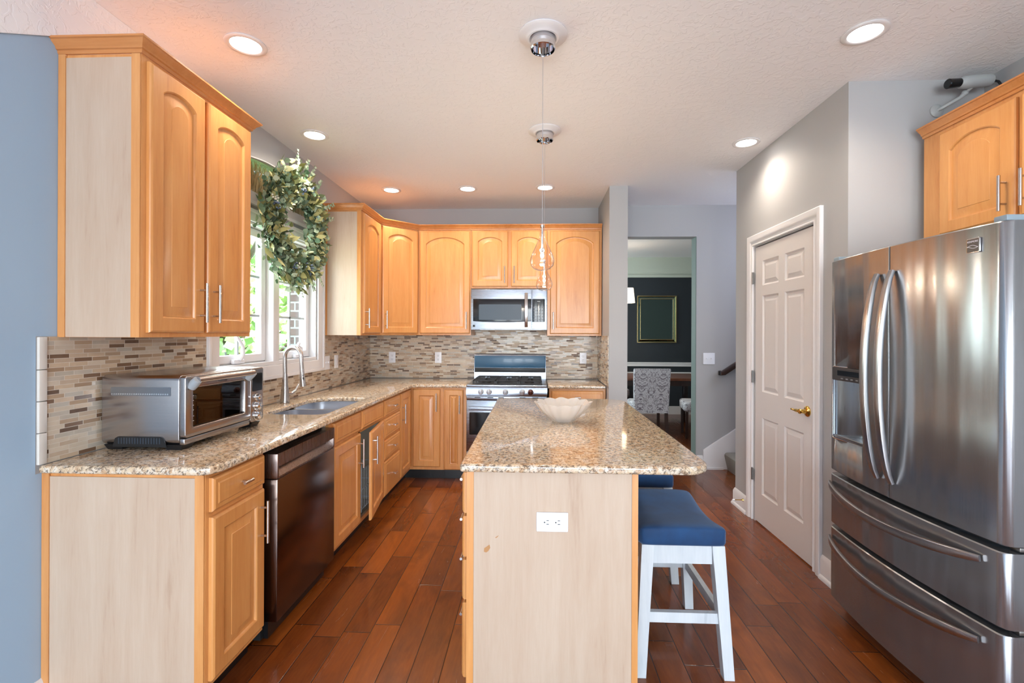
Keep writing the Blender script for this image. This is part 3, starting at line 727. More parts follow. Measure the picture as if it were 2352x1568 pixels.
# ------------------------------------------------------------------ microwave
mw = thing('microwave', 'stainless over-the-range microwave with black window', 'microwave', (-.634, D-.01, 1.436))
B().box(0, .751, -.385, -.0005, .0, .40).build('case', 'steel', mw, smooth=False)
b = B(); b.plate([rrect(.002, .60, .003, .398, .004, 2)], -.41, -.386, 'y', .003); dr = b.build('door', 'steel', mw)
def lens_(x0, x1, z0, z1, sag, n=10):
    return [(x0, z1), (x0, z0)]+[(x0+(x1-x0)*i/n, z0-sag*(1-(2*i/n-1)**2)) for i in range(1, n)]+[(x1, z0), (x1, z1)]
B().plate([lens_(.022, .597, .082, .302, .012)], -.4125, -.4102, 'y', .001).build('window_surround', 'black_glass', dr)
B().plate([rrect(.08, .50, .095, .248, .006, 2)], -.4135, -.4126, 'y').build('window', simple('tinted_window', srgb(56, 70, 84), .4, coat=.0), dr, smooth=False)
B().tube(arc((.548, -.415, .025), (.548, -.415, .36), (0, -.035, 0), 12), 1, 12, (.016, .007), (1, 0, 0)).build('handle', 'chrome', dr)
b = B(); b.plate([rrect(.604, .749, .003, .398, .004, 2)], -.41, -.386, 'y', .003); cp_ = b.build('control_panel', 'steel', mw)
B().plate([rrect(.606, .73, .075, .302, .006, 3)], -.4125, -.4102, 'y', .001).build('keypad', 'black_glass', cp_)
b = B()
for i in range(4):
    for j in range(5): b.box(.622+.026*i, .640+.026*i, -.4132, -.4126, .09+.03*j, .106+.03*j)
b.build('key_labels', simple('key_grey', srgb(70, 74, 80), .3), cp_, smooth=False)
B().box(.655, .685, -.4132, -.4126, .272, .282).build('clock_display', simple('lcd', srgb(90, 96, 100), .3), cp_, smooth=False)
b = B().box(.020, .042, -.4112, -.4102, .025, .046); b.build('badge', 'black', dr, smooth=False)
for xa in (.08, .56): B().box(xa, xa+.14, -.34, -.20, -.004, -.0005).build('underside_lamp', 'white_plastic', mw, smooth=False)

# ------------------------------------------------------------------ gas range
rg = thing('gas_range', 'stainless gas range with a blue window reflection painted on its backguard', 'range', (-.641, D-.012, 0)); W2 = .758
B().box(.003, W2-.003, -.60, -.04, .03, .895).build('body', 'steel', rg, smooth=False)
B().box(.02, W2-.02, -.58, -.1, .001, .0295).build('base_plinth', 'black', rg, smooth=False)
b = B(); b.plate([[(-.075, .90), (-.075, 1.17), (-.068, 1.182), (-.02, 1.182), (-.002, 1.17), (-.002, .90)]], .0, W2, 'x')
b.build('backguard', 'steel', rg)
M['guard_reflection'] = simple('backguard_glass', srgb(44, 92, 124), .35, coat=.15, spec=.6)  # blue base colour stands in for daylight reflected by dark glass
B().box(.004, W2-.004, -.079, -.0755, 1.036, 1.162, .001).build('backguard_glass', 'guard_reflection', rg)
B().box(.004, W2-.004, -.080, -.0755, .988, 1.0345, .001).build('backguard_vent', 'black', rg)
B().plate([rrect(.0, W2, -.655, -.077, .01, 3)], .896, .916, 'z', .004).build('cooktop', 'steel', rg)
B().plate([rrect(.045, W2-.045, -.59, -.10, .02, 4)], .9165, .921, 'z', .002).build('burner_tray', simple('dark_enamel', srgb(52, 50, 50), .3), rg)
for k, (bx, by) in enumerate(((.17, -.22), (.17, -.47), (.379, -.345), (.588, -.22), (.588, -.47))):
    B().lathe([(0, 0), (.045, 0), (.045, .008), (.03, .012), (.03, .018), (0, .02)], (bx, by, .9215), 18).build('burner', 'iron', rg)
for x0, x1 in ((.05, .268), (.272, .486), (.49, .708)):
    b = B(); xm = (x0+x1)/2
    for x in (x0+.006, x1-.006): b.box(x-.005, x+.005, -.585, -.105, .943, .953, .002)
    for y in (-.58, -.345, -.11): b.box(x0+.001, x1-.001, y-.005, y+.005, .943, .953, .002)
    for y in (-.47, -.22): b.box(x0+.001, xm-.025, y-.004, y+.004, .943, .955, .002).box(xm+.025, x1-.001, y-.004, y+.004, .943, .955, .002)
    for y0, y1 in ((-.58, -.50), (-.44, -.25), (-.19, -.11)): b.box(xm-.004, xm+.004, y0, y1, .943, .955, .002)
    for x in (x0+.006, x1-.006):
        for y in (-.575, -.345, -.115): b.box(x-.006, x+.006, y-.006, y+.006, .9215, .944)
    b.build('grate', 'iron', rg)
b = B(); b.loops([[(x, y, z) for y, z in ((-.60, .82), (-.665, .815), (-.668, .84), (-.655, .894), (-.60, .894))] for x in (0, W2)])
cpn = b.build('control_panel', 'steel', rg)
M['knob_steel'] = simple('knob_steel', srgb(200, 204, 210), .4, .7)
for k, x in enumerate((.139, .216, .369, .525, .603)):
    b = B(); mx = Matrix.Rotation(PI/2+.2, 4, 'X')
    b.lathe([(0, 0), (.027, 0), (.027, .006), (.023, .010), (.021, .026), (.018, .029), (0, .029)], (x, -.663, .852), 20, mx)
    b.box(x-.004, x+.004, -.70, -.688, .833, .873, .002)
    kn = b.build('knob', 'knob_steel' if k != 4 else simple('bronze_knob', srgb(120, 84, 76), .3, 1), cpn)
B().box(.002, W2-.002, -.66, -.605, .775, .813, .006).build('vent_trim', 'steel', rg)
b = B()
for x in (.08, .20, .30, .50, .62): b.box(x, x+.055, -.6605, -.6602, .795, .803)
b.build('vent_slots', 'black', rg, smooth=False)
b = B().box(.002, W2-.002, -.655, -.605, .30, .772, .006); od = b.build('oven_door', 'steel', rg)
B().plate([rrect(.03, W2-.03, .45, .66, .008, 3)], -.6585, -.6552, 'y', .001).build('oven_window', 'black_glass', od)
B().tube(arc((.03, -.685, .70), (W2-.03, -.685, .70), (0, -.02, 0), 10), 1, 12, (.017, .011), (0, 0, 1)).build('handle', 'steel', od)
B().box(.002, W2-.002, -.65, -.605, .04, .292, .006).build('warming_drawer', 'steel', rg)

# ------------------------------------------------------------------ toaster oven
to = thing('toaster_oven', 'brushed stainless toaster oven on the left counter', 'toaster oven', (-1.606, 2.13, .9145))
SX, FY0, FY1, TZ = .17, -.275, .275, .305   # half depth, y extent, height
M['oven_steel'] = steel('oven_stainless', srgb(176, 172, 172), .24, 0)
b = B(); outer = rrect(FY0, FY1, .022, TZ, .022, 5); inner = rrect(FY0+.03, FY1-.14, .05, TZ-.03, .01, 2)
b.plate([outer, inner[::-1]], -SX, SX-.012, 'x', .003)
b.build('housing', 'oven_steel', to)
b = B().plate([rrect(FY0+.015, FY1-.015, .04, TZ-.015, .01, 2)], -SX+.004, -SX+.012, 'x'); b.build('back_wall', 'gap', to, smooth=False)
b = B(); b.plate([rrect(FY0+.0295, FY1-.1395, .0495, TZ-.0295, .01, 2), rrect(FY0+.034, FY1-.144, .054, TZ-.034, .01, 2)[::-1]], -SX+.013, SX-.02, 'x'); b.build('cavity_liner', simple('cavity_dark', srgb(60, 52, 48), .35, .6), to, smooth=False)
# side vent louvre and lower grille
b = B().plate([rrect(-SX+.04, SX-.045, .222, .258, .006, 3)], FY0-.0012, FY0-.0002, 'y'); b.build('side_vent_panel', simple('vent_panel', srgb(150, 154, 160), .35, 1), to)
b = B()
for k in range(26): b.cyl((-SX+.046+k*.0094, FY0-.0014, .229), (-SX+.046+k*.0094, FY0-.003, .229), .0028, seg=8)
b.build('vent_holes', simple('vent_hole', srgb(225, 230, 235), .3, 1), to)
b = B().plate([[(-SX+.05, -.002+.015), (-SX+.06, .048), (-SX+.072, .055), (SX-.085, .055), (SX-.075, .048), (SX-.06, .013)]], FY0-.003, FY0-.0002, 'y')
gr = b.build('lower_grille', 'black', to)
b = B()
for k in range(16): b.box(-SX+.075+k*.0115, -SX+.080+k*.0115, FY0-.0045, FY0-.0031, .026, .05)
b.build('grille_ribs', simple('grille_rib', srgb(48, 56, 66), .4), gr, smooth=False)
for sx, sy in ((-1, -1), (1, -1), (-1, 1), (1, 1)):
    x, y = sx*(SX-.045), sy*(.235)
    b = B(); b.loops([[(x-.026, y-.03, .0), (x+.034, y-.03, 0), (x+.034, y+.03, 0), (x-.026, y+.03, 0)], [(x-.036, y-.038, .0215), (x+.044, y-.038, .0215), (x+.044, y+.038, .0215), (x-.036, y+.038, .0215)]]); b.build('foot', 'black', to)
# front: door frame, window, handle, control panel
xf = SX-.011
b = B(); b.plate([rrect(FY0+.001, FY1-.112, .050, TZ-.002, .012, 4), rrect(FY0+.045, FY1-.155, .088, TZ-.055, .008, 3)[::-1]], xf, xf+.026, 'x', .004)
od = b.build('door', 'oven_steel', to)
B().plate([rrect(FY0+.040, FY1-.150, .083, TZ-.050, .008, 2)], xf+.008, xf+.012, 'x').build('glass', 'smoke', od, smooth=False)
b = B()
for k in range(2): b.box(xf+.0125, xf+.0128, FY0+.048, FY0+.066, .11+.02*k, .112+.02*k)
for k in range(4): b.box(xf+.0125, xf+.0128, FY0+.048, FY0+.064, .155+.02*k, .1575+.02*k)
b.build('shelf_marks', 'white_plastic', od, smooth=False)
b = B().tube([(xf+.055, FY0+.03, TZ-.02), (xf+.055, FY1-.135, TZ-.02)], .013, 14); b.build('handle', 'oven_steel', od)
M['grey_plastic'] = simple('grey_plastic', srgb(150, 156, 162), .4)
b = B()
b.tube([(xf+.026, FY0+.032, TZ-.05), (xf+.045, FY0+.030, TZ-.03), (xf+.057, FY0+.028, TZ-.018)], [.018, .019, .0165], 12); b.build('handle_end_cap', 'grey_plastic', od)
b = B(); b.tube([(xf+.026, FY1-.138, TZ-.05), (xf+.045, FY1-.137, TZ-.03), (xf+.057, FY1-.135, TZ-.018)], [.018, .019, .0165], 12); b.build('handle_end_cap', 'grey_plastic', od)
b = B().box(xf, xf+.022, FY0+.001, FY1-.112, .022, .047, .004); b.build('lower_trim', 'oven_steel', to)
b = B().plate([rrect(FY1-.110, FY1-.001, .03, TZ-.002, .014, 4)], xf, xf+.026, 'x', .004); cpn = b.build('control_panel', 'oven_steel', to)
B().plate([rrect(FY1-.098, FY1-.014, .185, .275, .005, 2)], xf+.0262, xf+.0275, 'x').build('display', 'black_glass', cpn)
for z, r in ((.155, .014), (.110, .021), (.062, .021)):
    B().lathe([(0, 0), (r+.004, 0), (r+.004, .003), (r, .004), (r*.92, .020), (r*.7, .022), (0, .022)], (xf+.0265, FY1-.066, z), 20, Matrix.Rotation(PI/2, 4, 'Y')).build('knob', 'polish', cpn)
b = B()
for y in (FY1-.028,):
    for z in (.155, .125): b.lathe([(0, 0), (.010, 0), (.010, .002), (0, .003)], (xf+.0265, y, z), 14, Matrix.Rotation(PI/2, 4, 'Y'))
b.build('button', 'oven_steel', cpn)
# rack
b = B()
b.tube([(xf-.01, FY0+.036, .145), (xf-.01, FY1-.146, .145)], .0022, 6).tube([(-SX+.03, FY0+.036, .145), (-SX+.03, FY1-.146, .145)], .0022, 6)
for k in range(19):
    y = FY0+.05+k*.0195; b.tube([(xf-.006, y, .153), (xf-.01, y, .147), (-SX+.03, y, .147)], .0018, 5)
b.build('wire_rack', simple('rack_steel', srgb(215, 200, 180), .25, 1), to)
def text(body_, size, loc, rot, m, par, name='lettering', ext=.0002):
    cu = bpy.data.curves.new(name, 'FONT'); cu.body = body_; cu.size = size; cu.extrude = ext; cu.align_x = 'CENTER'; cu.align_y = 'CENTER'
    o = bpy.data.objects.new(name, cu); COL.objects.link(o); dg = bpy.context.evaluated_depsgraph_get()
    me = bpy.data.meshes.new_from_object(o.evaluated_get(dg)); bpy.data.objects.remove(o)
    o = bpy.data.objects.new(name, me); COL.objects.link(o); me.materials.append(M[m]); o.parent = par; o.location = loc; o.rotation_euler = rot
    return o
text('• Breville', .017, (xf+.0262, -.045, TZ-.040), (PI/2, 0, PI/2), 'black', od)

# ------------------------------------------------------------------ refrigerator
fr = thing('refrigerator', 'stainless french-door refrigerator with two lower drawers', 'refrigerator', (1.93, 2.0025, 0))
# local: front toward -x; width along y from -.4475 to .4475
HW = .4475
def fx(y): return -.465+.035*(abs(y)/HW)**2    # front surface x (world 1.465 .. 1.50)
def slab(ya, yb, z0, z1, xb=-.325, ra=0, rb=0, n=16):
    pts = []
    for i in range(n+1):
        y = ya+(yb-ya)*i/n; x = fx(y)
        for e, r in ((ya, ra), (yb, rb)):
            if r:
                dd_ = abs(y-e)
                if dd_ < r: x += r-math.sqrt(max(0, r*r-(r-dd_)**2))
        pts.append((x, y))
    for e, r in ((ya, ra), (yb, rb)):
        pass
    return pts+[(xb, yb), (xb, ya)]
def fslab(ya, yb, z0, z1, ra, rb):
    # denser points near rounded ends
    ys = sorted(set([ya+(yb-ya)*i/20 for i in range(21)]+[ya+ra*(1-math.cos(PI/2*i/6)) for i in range(7) if ra]+[yb-rb*(1-math.cos(PI/2*i/6)) for i in range(7) if rb]))
    pts = []
    for y in ys:
        x = fx(y)
        if ra and y-ya < ra: x += ra-math.sqrt(max(0, ra*ra-(ra-(y-ya))**2))
        if rb and yb-y < rb: x += rb-math.sqrt(max(0, rb*rb-(rb-(yb-y))**2))
        pts.append((x, y))
    pts += [(-.325, yb), (-.325, ya)]
    b = B(); ls = []
    for o_, z in ((.004, z0), (0, z0+.004), (0, z1-.004), (.004, z1)):
        ls.append([(x+(o_ if x < -.33 else 0), y, z) for x, y in pts])
    return b.loops(ls)
B().box(-.32, .385, -HW+.006, HW-.006, .03, 1.735, .004).build('cabinet_body', 'fridge_side', fr)
B().box(-.30, .35, -HW+.02, HW-.02, .001, .0295).build('base_grille', 'black', fr, smooth=False)
dl = fslab(.002, HW, .722, 1.765, .004, .028).build('door', 'fridge', fr)
dr = fslab(-HW, -.002, .722, 1.765, .028, .004).build('door', 'fridge', fr)
# dispenser opening in the left door
cut = B().plate([rrect(.158, .390, .89, 1.24, .012, 4)], -.6, -.375, 'x').build('cutter', 'fridge', fr)
bo = dl.modifiers.new('b', 'BOOLEAN'); bo.object = cut; bo.operation = 'DIFFERENCE'; bo.solver = 'EXACT'
dgp = bpy.context.evaluated_depsgraph_get(); me = bpy.data.meshes.new_from_object(dl.evaluated_get(dgp)); dl.modifiers.clear(); dl.data = me
bpy.data.objects.remove(cut)
M['disp'] = steel('dispenser_steel', srgb(150, 156, 162), .3, 2)
dp = B().plate([rrect(.160, .388, 1.175, 1.238, .006, 3)], -.455, -.378, 'x', .002).build('dispenser_panel', simple('dispenser_panel_grey', srgb(84, 84, 86), .3, .7), dl)
B().box(-.4565, -.4552, .195, .345, 1.200, 1.224).build('display', 'black_glass', dp, smooth=False)
b = B()
for k in range(4): b.box(-.4562, -.4552, .20+.035*k, .215+.035*k, 1.184, 1.189)
b.build('button_marks', simple('mark_grey', srgb(130, 130, 132), .4), dp, smooth=False)
ls = []
for z in (.905, 1.174):
    ls.append([(-.436 if i in (0, 16) else -.378-.058*abs(math.cos(PI*i/16))**1.6, .162+.224*i/16, z) for i in range(17)]+[(-.3765, .386, z), (-.3765, .162, z)])
B().loops(ls).build('dispenser_niche', 'disp', dl)
B().plate([rrect(-.446, -.377, .162, .386, .004, 2)], .892, .9045, 'z', .002).build('drip_tray', 'disp', dl)
B().plate([rrect(.154, .394, .886, 1.244, .014, 4), rrect(.159, .389, .891, 1.239, .012, 4)[::-1]], -.4515, -.440, 'x', .001).build('dispenser_bezel', 'polish', dl)
d1 = fslab(-HW, HW, .455, .700, .028, .028).build('drawer', 'fridge', fr)
d2 = fslab(-HW, HW, .085, .435, .028, .028).build('drawer', 'fridge', fr)
def fh(par, ya, yb, z):
    pts = []
    for i in range(25):
        t = i/24; y = ya+(yb-ya)*t
        pts.append((fx(y)-.010-.050*(1-(2*t-1)**2)**.8, y, z+.012-.03*(1-(2*t-1)**2)))
    B().tube(pts, [.6+.4*(1-abs(2*i/24-1)**6) for i in range(25)], 14, (.017, .010), (0, 0, 1)).build('handle', 'fridge_handle', par)
fh(d1, -.382, .428, .643); fh(d2, -.378, .427, .37)
for par, y, z0, z1 in ((dl, .055, .79, 1.655), (dr, -.028, .79, 1.66)):
    pts = []
    for i in range(25):
        t = i/24; z = z0+(z1-z0)*t; s_ = (1-(2*t-1)**2)
        pts.append((fx(y)-.010-.055*s_**.75, y, z))
    B().tube(pts, [.7+.3*(1-abs(2*i/24-1)**6) for i in range(25)], 14, (.016, .011), (0, 1, 0)).build('handle', 'fridge_handle', par)
# badge
yb = -.352; xb = fx(yb)
bd = B().plate([rrect(yb-.024, yb+.024, 1.676, 1.726, .004, 3)], xb-.005, xb+.001, 'x', .001).build('badge', simple('badge_silver', srgb(205, 205, 205), .2, 1), dr)
B().plate([rrect(yb-.021, yb+.021, 1.679, 1.723, .003, 3)], xb-.0058, xb-.0051, 'x').build('badge_face', simple('badge_face_grey', srgb(96, 90, 84), .4), bd, smooth=False)
text('KENMORE', .0085, (xb-.0062, yb, 1.714), (PI/2, 0, -PI/2), 'white_plastic', bd)
b = B()
for ph, am in ((0, .006), (2.4, .005)): b.tube([(xb-.0062, yb+.020-.04*i/12, 1.696+am*math.sin(ph+i/12*3.6)) for i in range(13)], .0007, 5)
b.build('badge_wave', 'white_plastic', bd)
M['hinge_cover'] = simple('hinge_cover', srgb(140, 155, 165), .4)
b = B().box(-.33, -.12, -HW+.005, -HW+.075, 1.7355, 1.785, .006); b.box(-.42, -.33, -HW+.01, -HW+.055, 1.766, 1.786, .004); b.build('hinge_cover', 'hinge_cover', fr)
b = B().box(-.33, -.12, HW-.075, HW-.005, 1.7355, 1.785, .006).box(-.42, -.33, HW-.055, HW-.01, 1.766, 1.786, .004); b.build('hinge_cover', 'hinge_cover', fr)
for z in (.7105, .4445): B().box(-.38, -.322, -HW+.006, -HW+.04, z-.007, z+.007, .002).build('hinge', 'hinge', fr)

# ------------------------------------------------------------------ island
isl = thing('kitchen_island', 'pale maple kitchen island base with drawers facing the sink', 'island', (.065, 2.6, 0))
IX0, IX1, IY0, IY1 = -.32, .32, -.84, .85
B().box(IX0, IX1-.001, IY0+.006, IY1, .1, .883).build('cabinet_body', 'maple_frame', isl, smooth=False)
B().box(IX0+.06, IX1-.001, IY0+.02, IY1-.001, .001, .0995).build('toe_kick', 'toe', isl, smooth=False)
B().box(IX0+.027, IX1-.022, IY0+.002, IY0+.0058, .001, .8825).build('end_panel', 'veneer', isl, smooth=False)
B().box(IX0, IX0+.0265, IY0+.001, IY0+.0058, .001, .8825).build('corner_trim', 'maple', isl); B().box(IX1-.0215, IX1+.001, IY0, IY0+.0058, .001, .8825).build('corner_trim', 'maple', isl)
# chips in the veneer
b = B().plate([[(-.254, .575), (-.246, .572), (-.238, .577), (-.230, .590), (-.233, .602), (-.240, .597), (-.247, .592), (-.253, .588)]], IY0+.0014, IY0+.0019, 'y')
M['chip'] = simple('chipped_veneer', srgb(176, 128, 82), .7)
b.build('veneer_chip', 'chip', isl, smooth=False)
B().plate([[(-.212, .628), (-.206, .633), (-.198, .638), (-.202, .632), (-.208, .627)]], IY0+.0014, IY0+.0019, 'y').build('veneer_chip', 'chip', isl, smooth=False)
def isldoor(kind, ya, yb_, z0, z1, **k):
    f_ = drawer if kind == 'd' else door
    o = f_(isl, 0, yb_-ya, z0, z1, 0, **k); o.location = (IX0-.0005, yb_, 0); o.rotation_euler = (0, 0, -RZ); return o
for z0, z1 in ((.712, .866), (.545, .700), (.382, .533), (.085, .370)): isldoor('d', IY0+.022, IY0+.40, z0, z1)
for k in range(3):
    ya = IY0+.43+k*.42; isldoor('d', ya, ya+.40, .742, .866); isldoor('p', ya, ya+.40, .125, .722, handle='l', hz=.50)
tag(B().plate([rrect(-.276, .652, 1.72, 3.51, (.012, .10, .13, .012), 8)], .8845, .914, 'z', .009, 3).build('island_countertop', 'granite'), 'large speckled beige granite island countertop with rounded corners', 'countertop')

# outlets and switches
def outlet(label, loc, rz, group=None, horiz=False):
    o = thing('wall_outlet', label, 'outlet', loc, rz, group)
    pl = B().plate([rrect(-.036, .036, -.059, .059, .003, 2)], -.0065, -.0005, 'y', .002).build('cover_plate', 'white_plastic', o)
    for z in (-.021, .021):
        s_ = B().plate([rrect(-.0165, .0165, z-.0145, z+.0145, .010, 4)], -.0085, -.0066, 'y', .0008).build('socket', 'white_plastic', pl)
        B().box(-.008, -.0055, -.0088, -.0086, z-.001, z+.008).box(.0055, .008, -.0088, -.0086, z-.001, z+.008).cyl((0, -.0086, z-.008), (0, -.0088, z-.008), .0028, seg=8).build('slots', 'black', s_, smooth=False)
    if horiz:
        for c_ in (pl,): c_.rotation_euler = (0, RZ, 0)
    return o
g_ = 'outlets on the tiled range wall'
o1 = outlet('white outlet on the tile nearest the left corner', (-1.545, D-.008, 1.135), 0, g_)
dup(o1, (-1.042, D-.008, 1.135), 'white outlet on the tile beside the range, left side', g_)
dup(o1, (.514, D-.008, 1.137), 'white outlet on the tile right of the range', g_)
outlet('white outlet mounted sideways on the island end panel', (.0675, 1.762, .693), 0, None, True)
def switch(label, loc, rz, n=1, rocker=False, w_=None):
    o = thing('light_switch', label, 'switch', loc, rz); hw = w_ or (.036 if n == 1 else .059)
    pl = B().plate([rrect(-hw, hw, -.059, .059, .003, 2)], -.0065, -.0005, 'y', .002).build('cover_plate', 'white_plastic', o)
    for k in range(n):
        x = (k-(n-1)/2)*.046
        if rocker: B().box(x-.016, x+.016, -.009, -.0066, -.032, .032, .001).build('rocker', 'white_plastic', pl)
        else: B().box(x-.005, x+.005, -.016, -.0066, -.004, .010, .001).build('toggle', 'white_plastic', pl)
    return o
switch('white two-toggle switch plate beside the window casing', (-WX+.008, 3.956, 1.14), RZ, 2, w_=.057)
switch('white rocker switch on the tile between window and corner', (-WX+.008, 4.153, 1.14), RZ, 1, True, .037)
switch('white double switch on the grey hall wall', (1.806, 4.95, 1.144), 0, 2, w_=.059)

# ------------------------------------------------------------------ pantry door
dn = bpy.data.objects.new('door_1', None); COL.objects.link(dn); dn.location = (1.657, DY1, 0); dn.rotation_euler = (0, 0, -RZ); struct(dn)
# local x = toward camera (-Y), y outward is -y => -X
wD = DY1-DY0
def panels(b, x0, x1, z0, z1, y):
    pass
xs = [(.11, .335), (.415, .64)]; zs = [(.20+.03, .79), (.98, 1.70-.02), (1.755, 1.935)]
b = B(); hol = [rrect(a, c_, e, f_, .001, 1)[::-1] for (a, c_) in xs for (e, f_) in zs]
b.plate([rrect(.004, wD-.004, .012, 2.045, .001, 1)]+hol, -.0, .034, 'y')
sl = b.build('door_slab', 'door_white', dn, smooth=False)
b = B()
for a, c_ in xs:
    for e, f_ in zs:
        def lp(i, y): return [(a+i, y, e+i), (c_-i, y, e+i), (c_-i, y, f_-i), (a+i, y, f_-i)]
        b.loops([lp(-.0005, .001), lp(.010, .009), lp(.014, .010), lp(.040, .003), lp(.042, .0025)], cap0=False)
b.build('door_panels', 'door_white', sl, ang=10)
# casing
def cas(b, pts, wdt, flip=1): pass
b = B()
CS = [(0, 0), (0, .010), (.006, .014), (.016, .010), (.028, .010), (.040, .018), (.055, .021), (.075, .021), (.080, .018), (.080, 0)]
def miter_frame(x0, x1, zt, prof):
    t = bmesh.new(); path = [(x0, .001), (x0, zt), (x1, zt), (x1, .001)]; nrm = [(-1, 0), (-1, 1), (1, 1), (1, 0)]; rings = []
    for (px, pz), (nx, nz) in zip(path, nrm): rings.append([t.verts.new((px+nx*o_, -h_-.0005, pz+nz*o_)) for o_, h_ in prof])
    k = len(prof)
    for a, c_ in zip(rings, rings[1:]):
        for j in range(k): t.faces.new((a[j], a[(j+1) % k], c_[(j+1) % k], c_[j]))
    t.faces.new(rings[0][::-1]); t.faces.new(rings[-1]); return t
b.merge(miter_frame(-.022, wD+.003, 2.062, CS)); b.build('casing', 'white', dn, ang=25)
B().box(-.0225, .0, -.0, .11, 0.001, 2.054).build('jamb', 'white', dn, smooth=False) if False else None
for z in (.35, 1.08, 1.82):
    B().cyl((-.010, -.016, z-.045), (-.010, -.016, z+.045), .0065, seg=10).box(-.02, .004, -.0155, -.012, z-.044, z+.044).build('hinge', 'hinge', dn)
lv = B().lathe([(0, 0), (.033, 0), (.033, .004), (.028, .010), (.014, .014), (.012, .040), (.016, .046), (.014, .052), (0, .054)], (wD-.068, 0, .931), 22, Matrix.Rotation(PI/2, 4, 'X'))
lv.tube([(wD-.068, -.045, .931), (wD-.10, -.048, .931), (wD-.13, -.047, .930), (wD-.165, -.046, .931)], [.009, .011, .007, .006], 10)
lv.build('door_lever', 'brass', dn)
B().box(wD-.0035, wD+.002, -.004, .02, .905, .955).build('strike_plate', 'brass', dn, smooth=False)
ds = B().tube([(1.640, 3.76, .095), (1.575, 3.76, .095)], .0035, 8).cyl((1.642, 3.76, .095), (1.632, 3.76, .095), .009, .006)
dst = thing('door_stop', 'brass spring door stop with white tip on the baseboard', 'door stop', (1.64, 3.76, .095))
b = B().cyl((.0025, 0, 0), (-.008, 0, 0), .010, .006).tube([(-.006, 0, 0), (-.065, 0, 0)], .0035, 8); ds.bm.free(); b.build('rod', 'brass', dst)
B().cyl((-.064, 0, 0), (-.082, 0, 0), .0065, .006).build('tip', 'white_plastic', dst)

# ------------------------------------------------------------------ bar stools
stl = thing('bar_stool', 'white bar stool with blue velvet saddle seat, nearest the camera', 'stool', (.612, 2.19, 0), 0, 'stools at the island')
sx, sy = .165, .235; zt = .53
for ax in (-1, 1):
    for ay in (-1, 1):
        top = Vector((ax*(sx-.022), ay*(sy-.022), zt)); bot = Vector((ax*(sx+.012), ay*(sy+.012), .001))
        hw = .024; ls = []
        for c_, k in ((bot, .86), (top, 1.05)): ls.append([(c_.x+a*hw*k, c_.y+b_*hw*k, c_.z) for a, b_ in ((-1, -1), (1, -1), (1, 1), (-1, 1))])
        o = B().loops(ls).build('leg', 'stool_white', stl, smooth=False)
def stret(p0, p1, h, w_, name):
    p0, p1 = Vector(p0), Vector(p1); d = (p1-p0).normalized(); sd = Vector((-d.y, d.x, 0))*w_/2; b = B()
    b.loops([[p+sd*a+Vector((0, 0, c_*h/2)) for a, c_ in ((-1, -1), (1, -1), (1, 1), (-1, 1))] for p in (p0, p1)]); b.build(name, 'stool_white', stl, smooth=False)
for ay in (-1, 1):
    stret((-(sx-.045), ay*(sy-.018), .49), (sx-.045, ay*(sy-.018), .49), .078, .022, 'apron'); stret((-(sx-.022), ay*(sy-.004), .235), (sx-.022, ay*(sy-.004), .235), .042, .022, 'stretcher')
for ax in (-1, 1):
    stret((ax*(sx-.018), -(sy-.045), .49), (ax*(sx-.018), sy-.045, .49), .078, .022, 'apron'); stret((ax*(sx-.004), -(sy-.022), .235), (ax*(sx-.004), sy-.022, .235), .042, .022, 'stretcher')
# saddle cushion
t = bmesh.new(); nx, ny = 20, 26; gr_ = {}
def cush(u, v):
    # superellipse-like rounded block, saddle along y
    x, y = (sx+.018)*u, (sy+.012)*v
    e = max(0, 1-max(abs(u)**7, abs(v)**7)); edge = (max(0, 1-abs(u)**5.5)*max(0, 1-abs(v)**5.5))**.42
    z = .560+.014*(v*v)*2 + .040*edge - .014*(1-abs(v)**2)
    return x, y, z
top = [[None]*(ny+1) for _ in range(nx+1)]
for i in range(nx+1):
    for j in range(ny+1):
        u = math.sin(PI/2*(2*i/nx-1)); v = math.sin(PI/2*(2*j/ny-1)); x, y, z = cush(u, v)
        k = 1-.0*(abs(u)*abs(v)); rr = (abs(u)**10*abs(v)**10); x *= 1-.07*rr; y *= 1-.05*rr
        top[i][j] = t.verts.new((x, y, z))
for i in range(nx):
    for j in range(ny): t.faces.new((top[i][j], top[i+1][j], top[i+1][j+1], top[i][j+1]))
bd_ = [top[i][0] for i in range(nx+1)]+[top[nx][j] for j in range(1, ny+1)]+[top[i][ny] for i in range(nx-1, -1, -1)]+[top[0][j] for j in range(ny-1, 0, -1)]
lo = [t.verts.new((v.co.x*1.0, v.co.y*1.0, .5405)) for v in bd_]; lo2 = [t.verts.new((v.co.x*.985, v.co.y*.985, .5315)) for v in bd_]
n = len(bd_)
for a, b_ in ((bd_, lo), (lo, lo2)):
    for k in range(n): t.faces.new((a[k], b_[k], b_[(k+1) % n], a[(k+1) % n]))
t.faces.new(lo2[::-1])
b = B(); b.merge(t); b.build('seat_cushion', 'velvet', stl, ang=80)
dup(stl, (.612, 2.92, 0), 'white bar stool with blue velvet seat, the farther one', 'stools at the island')

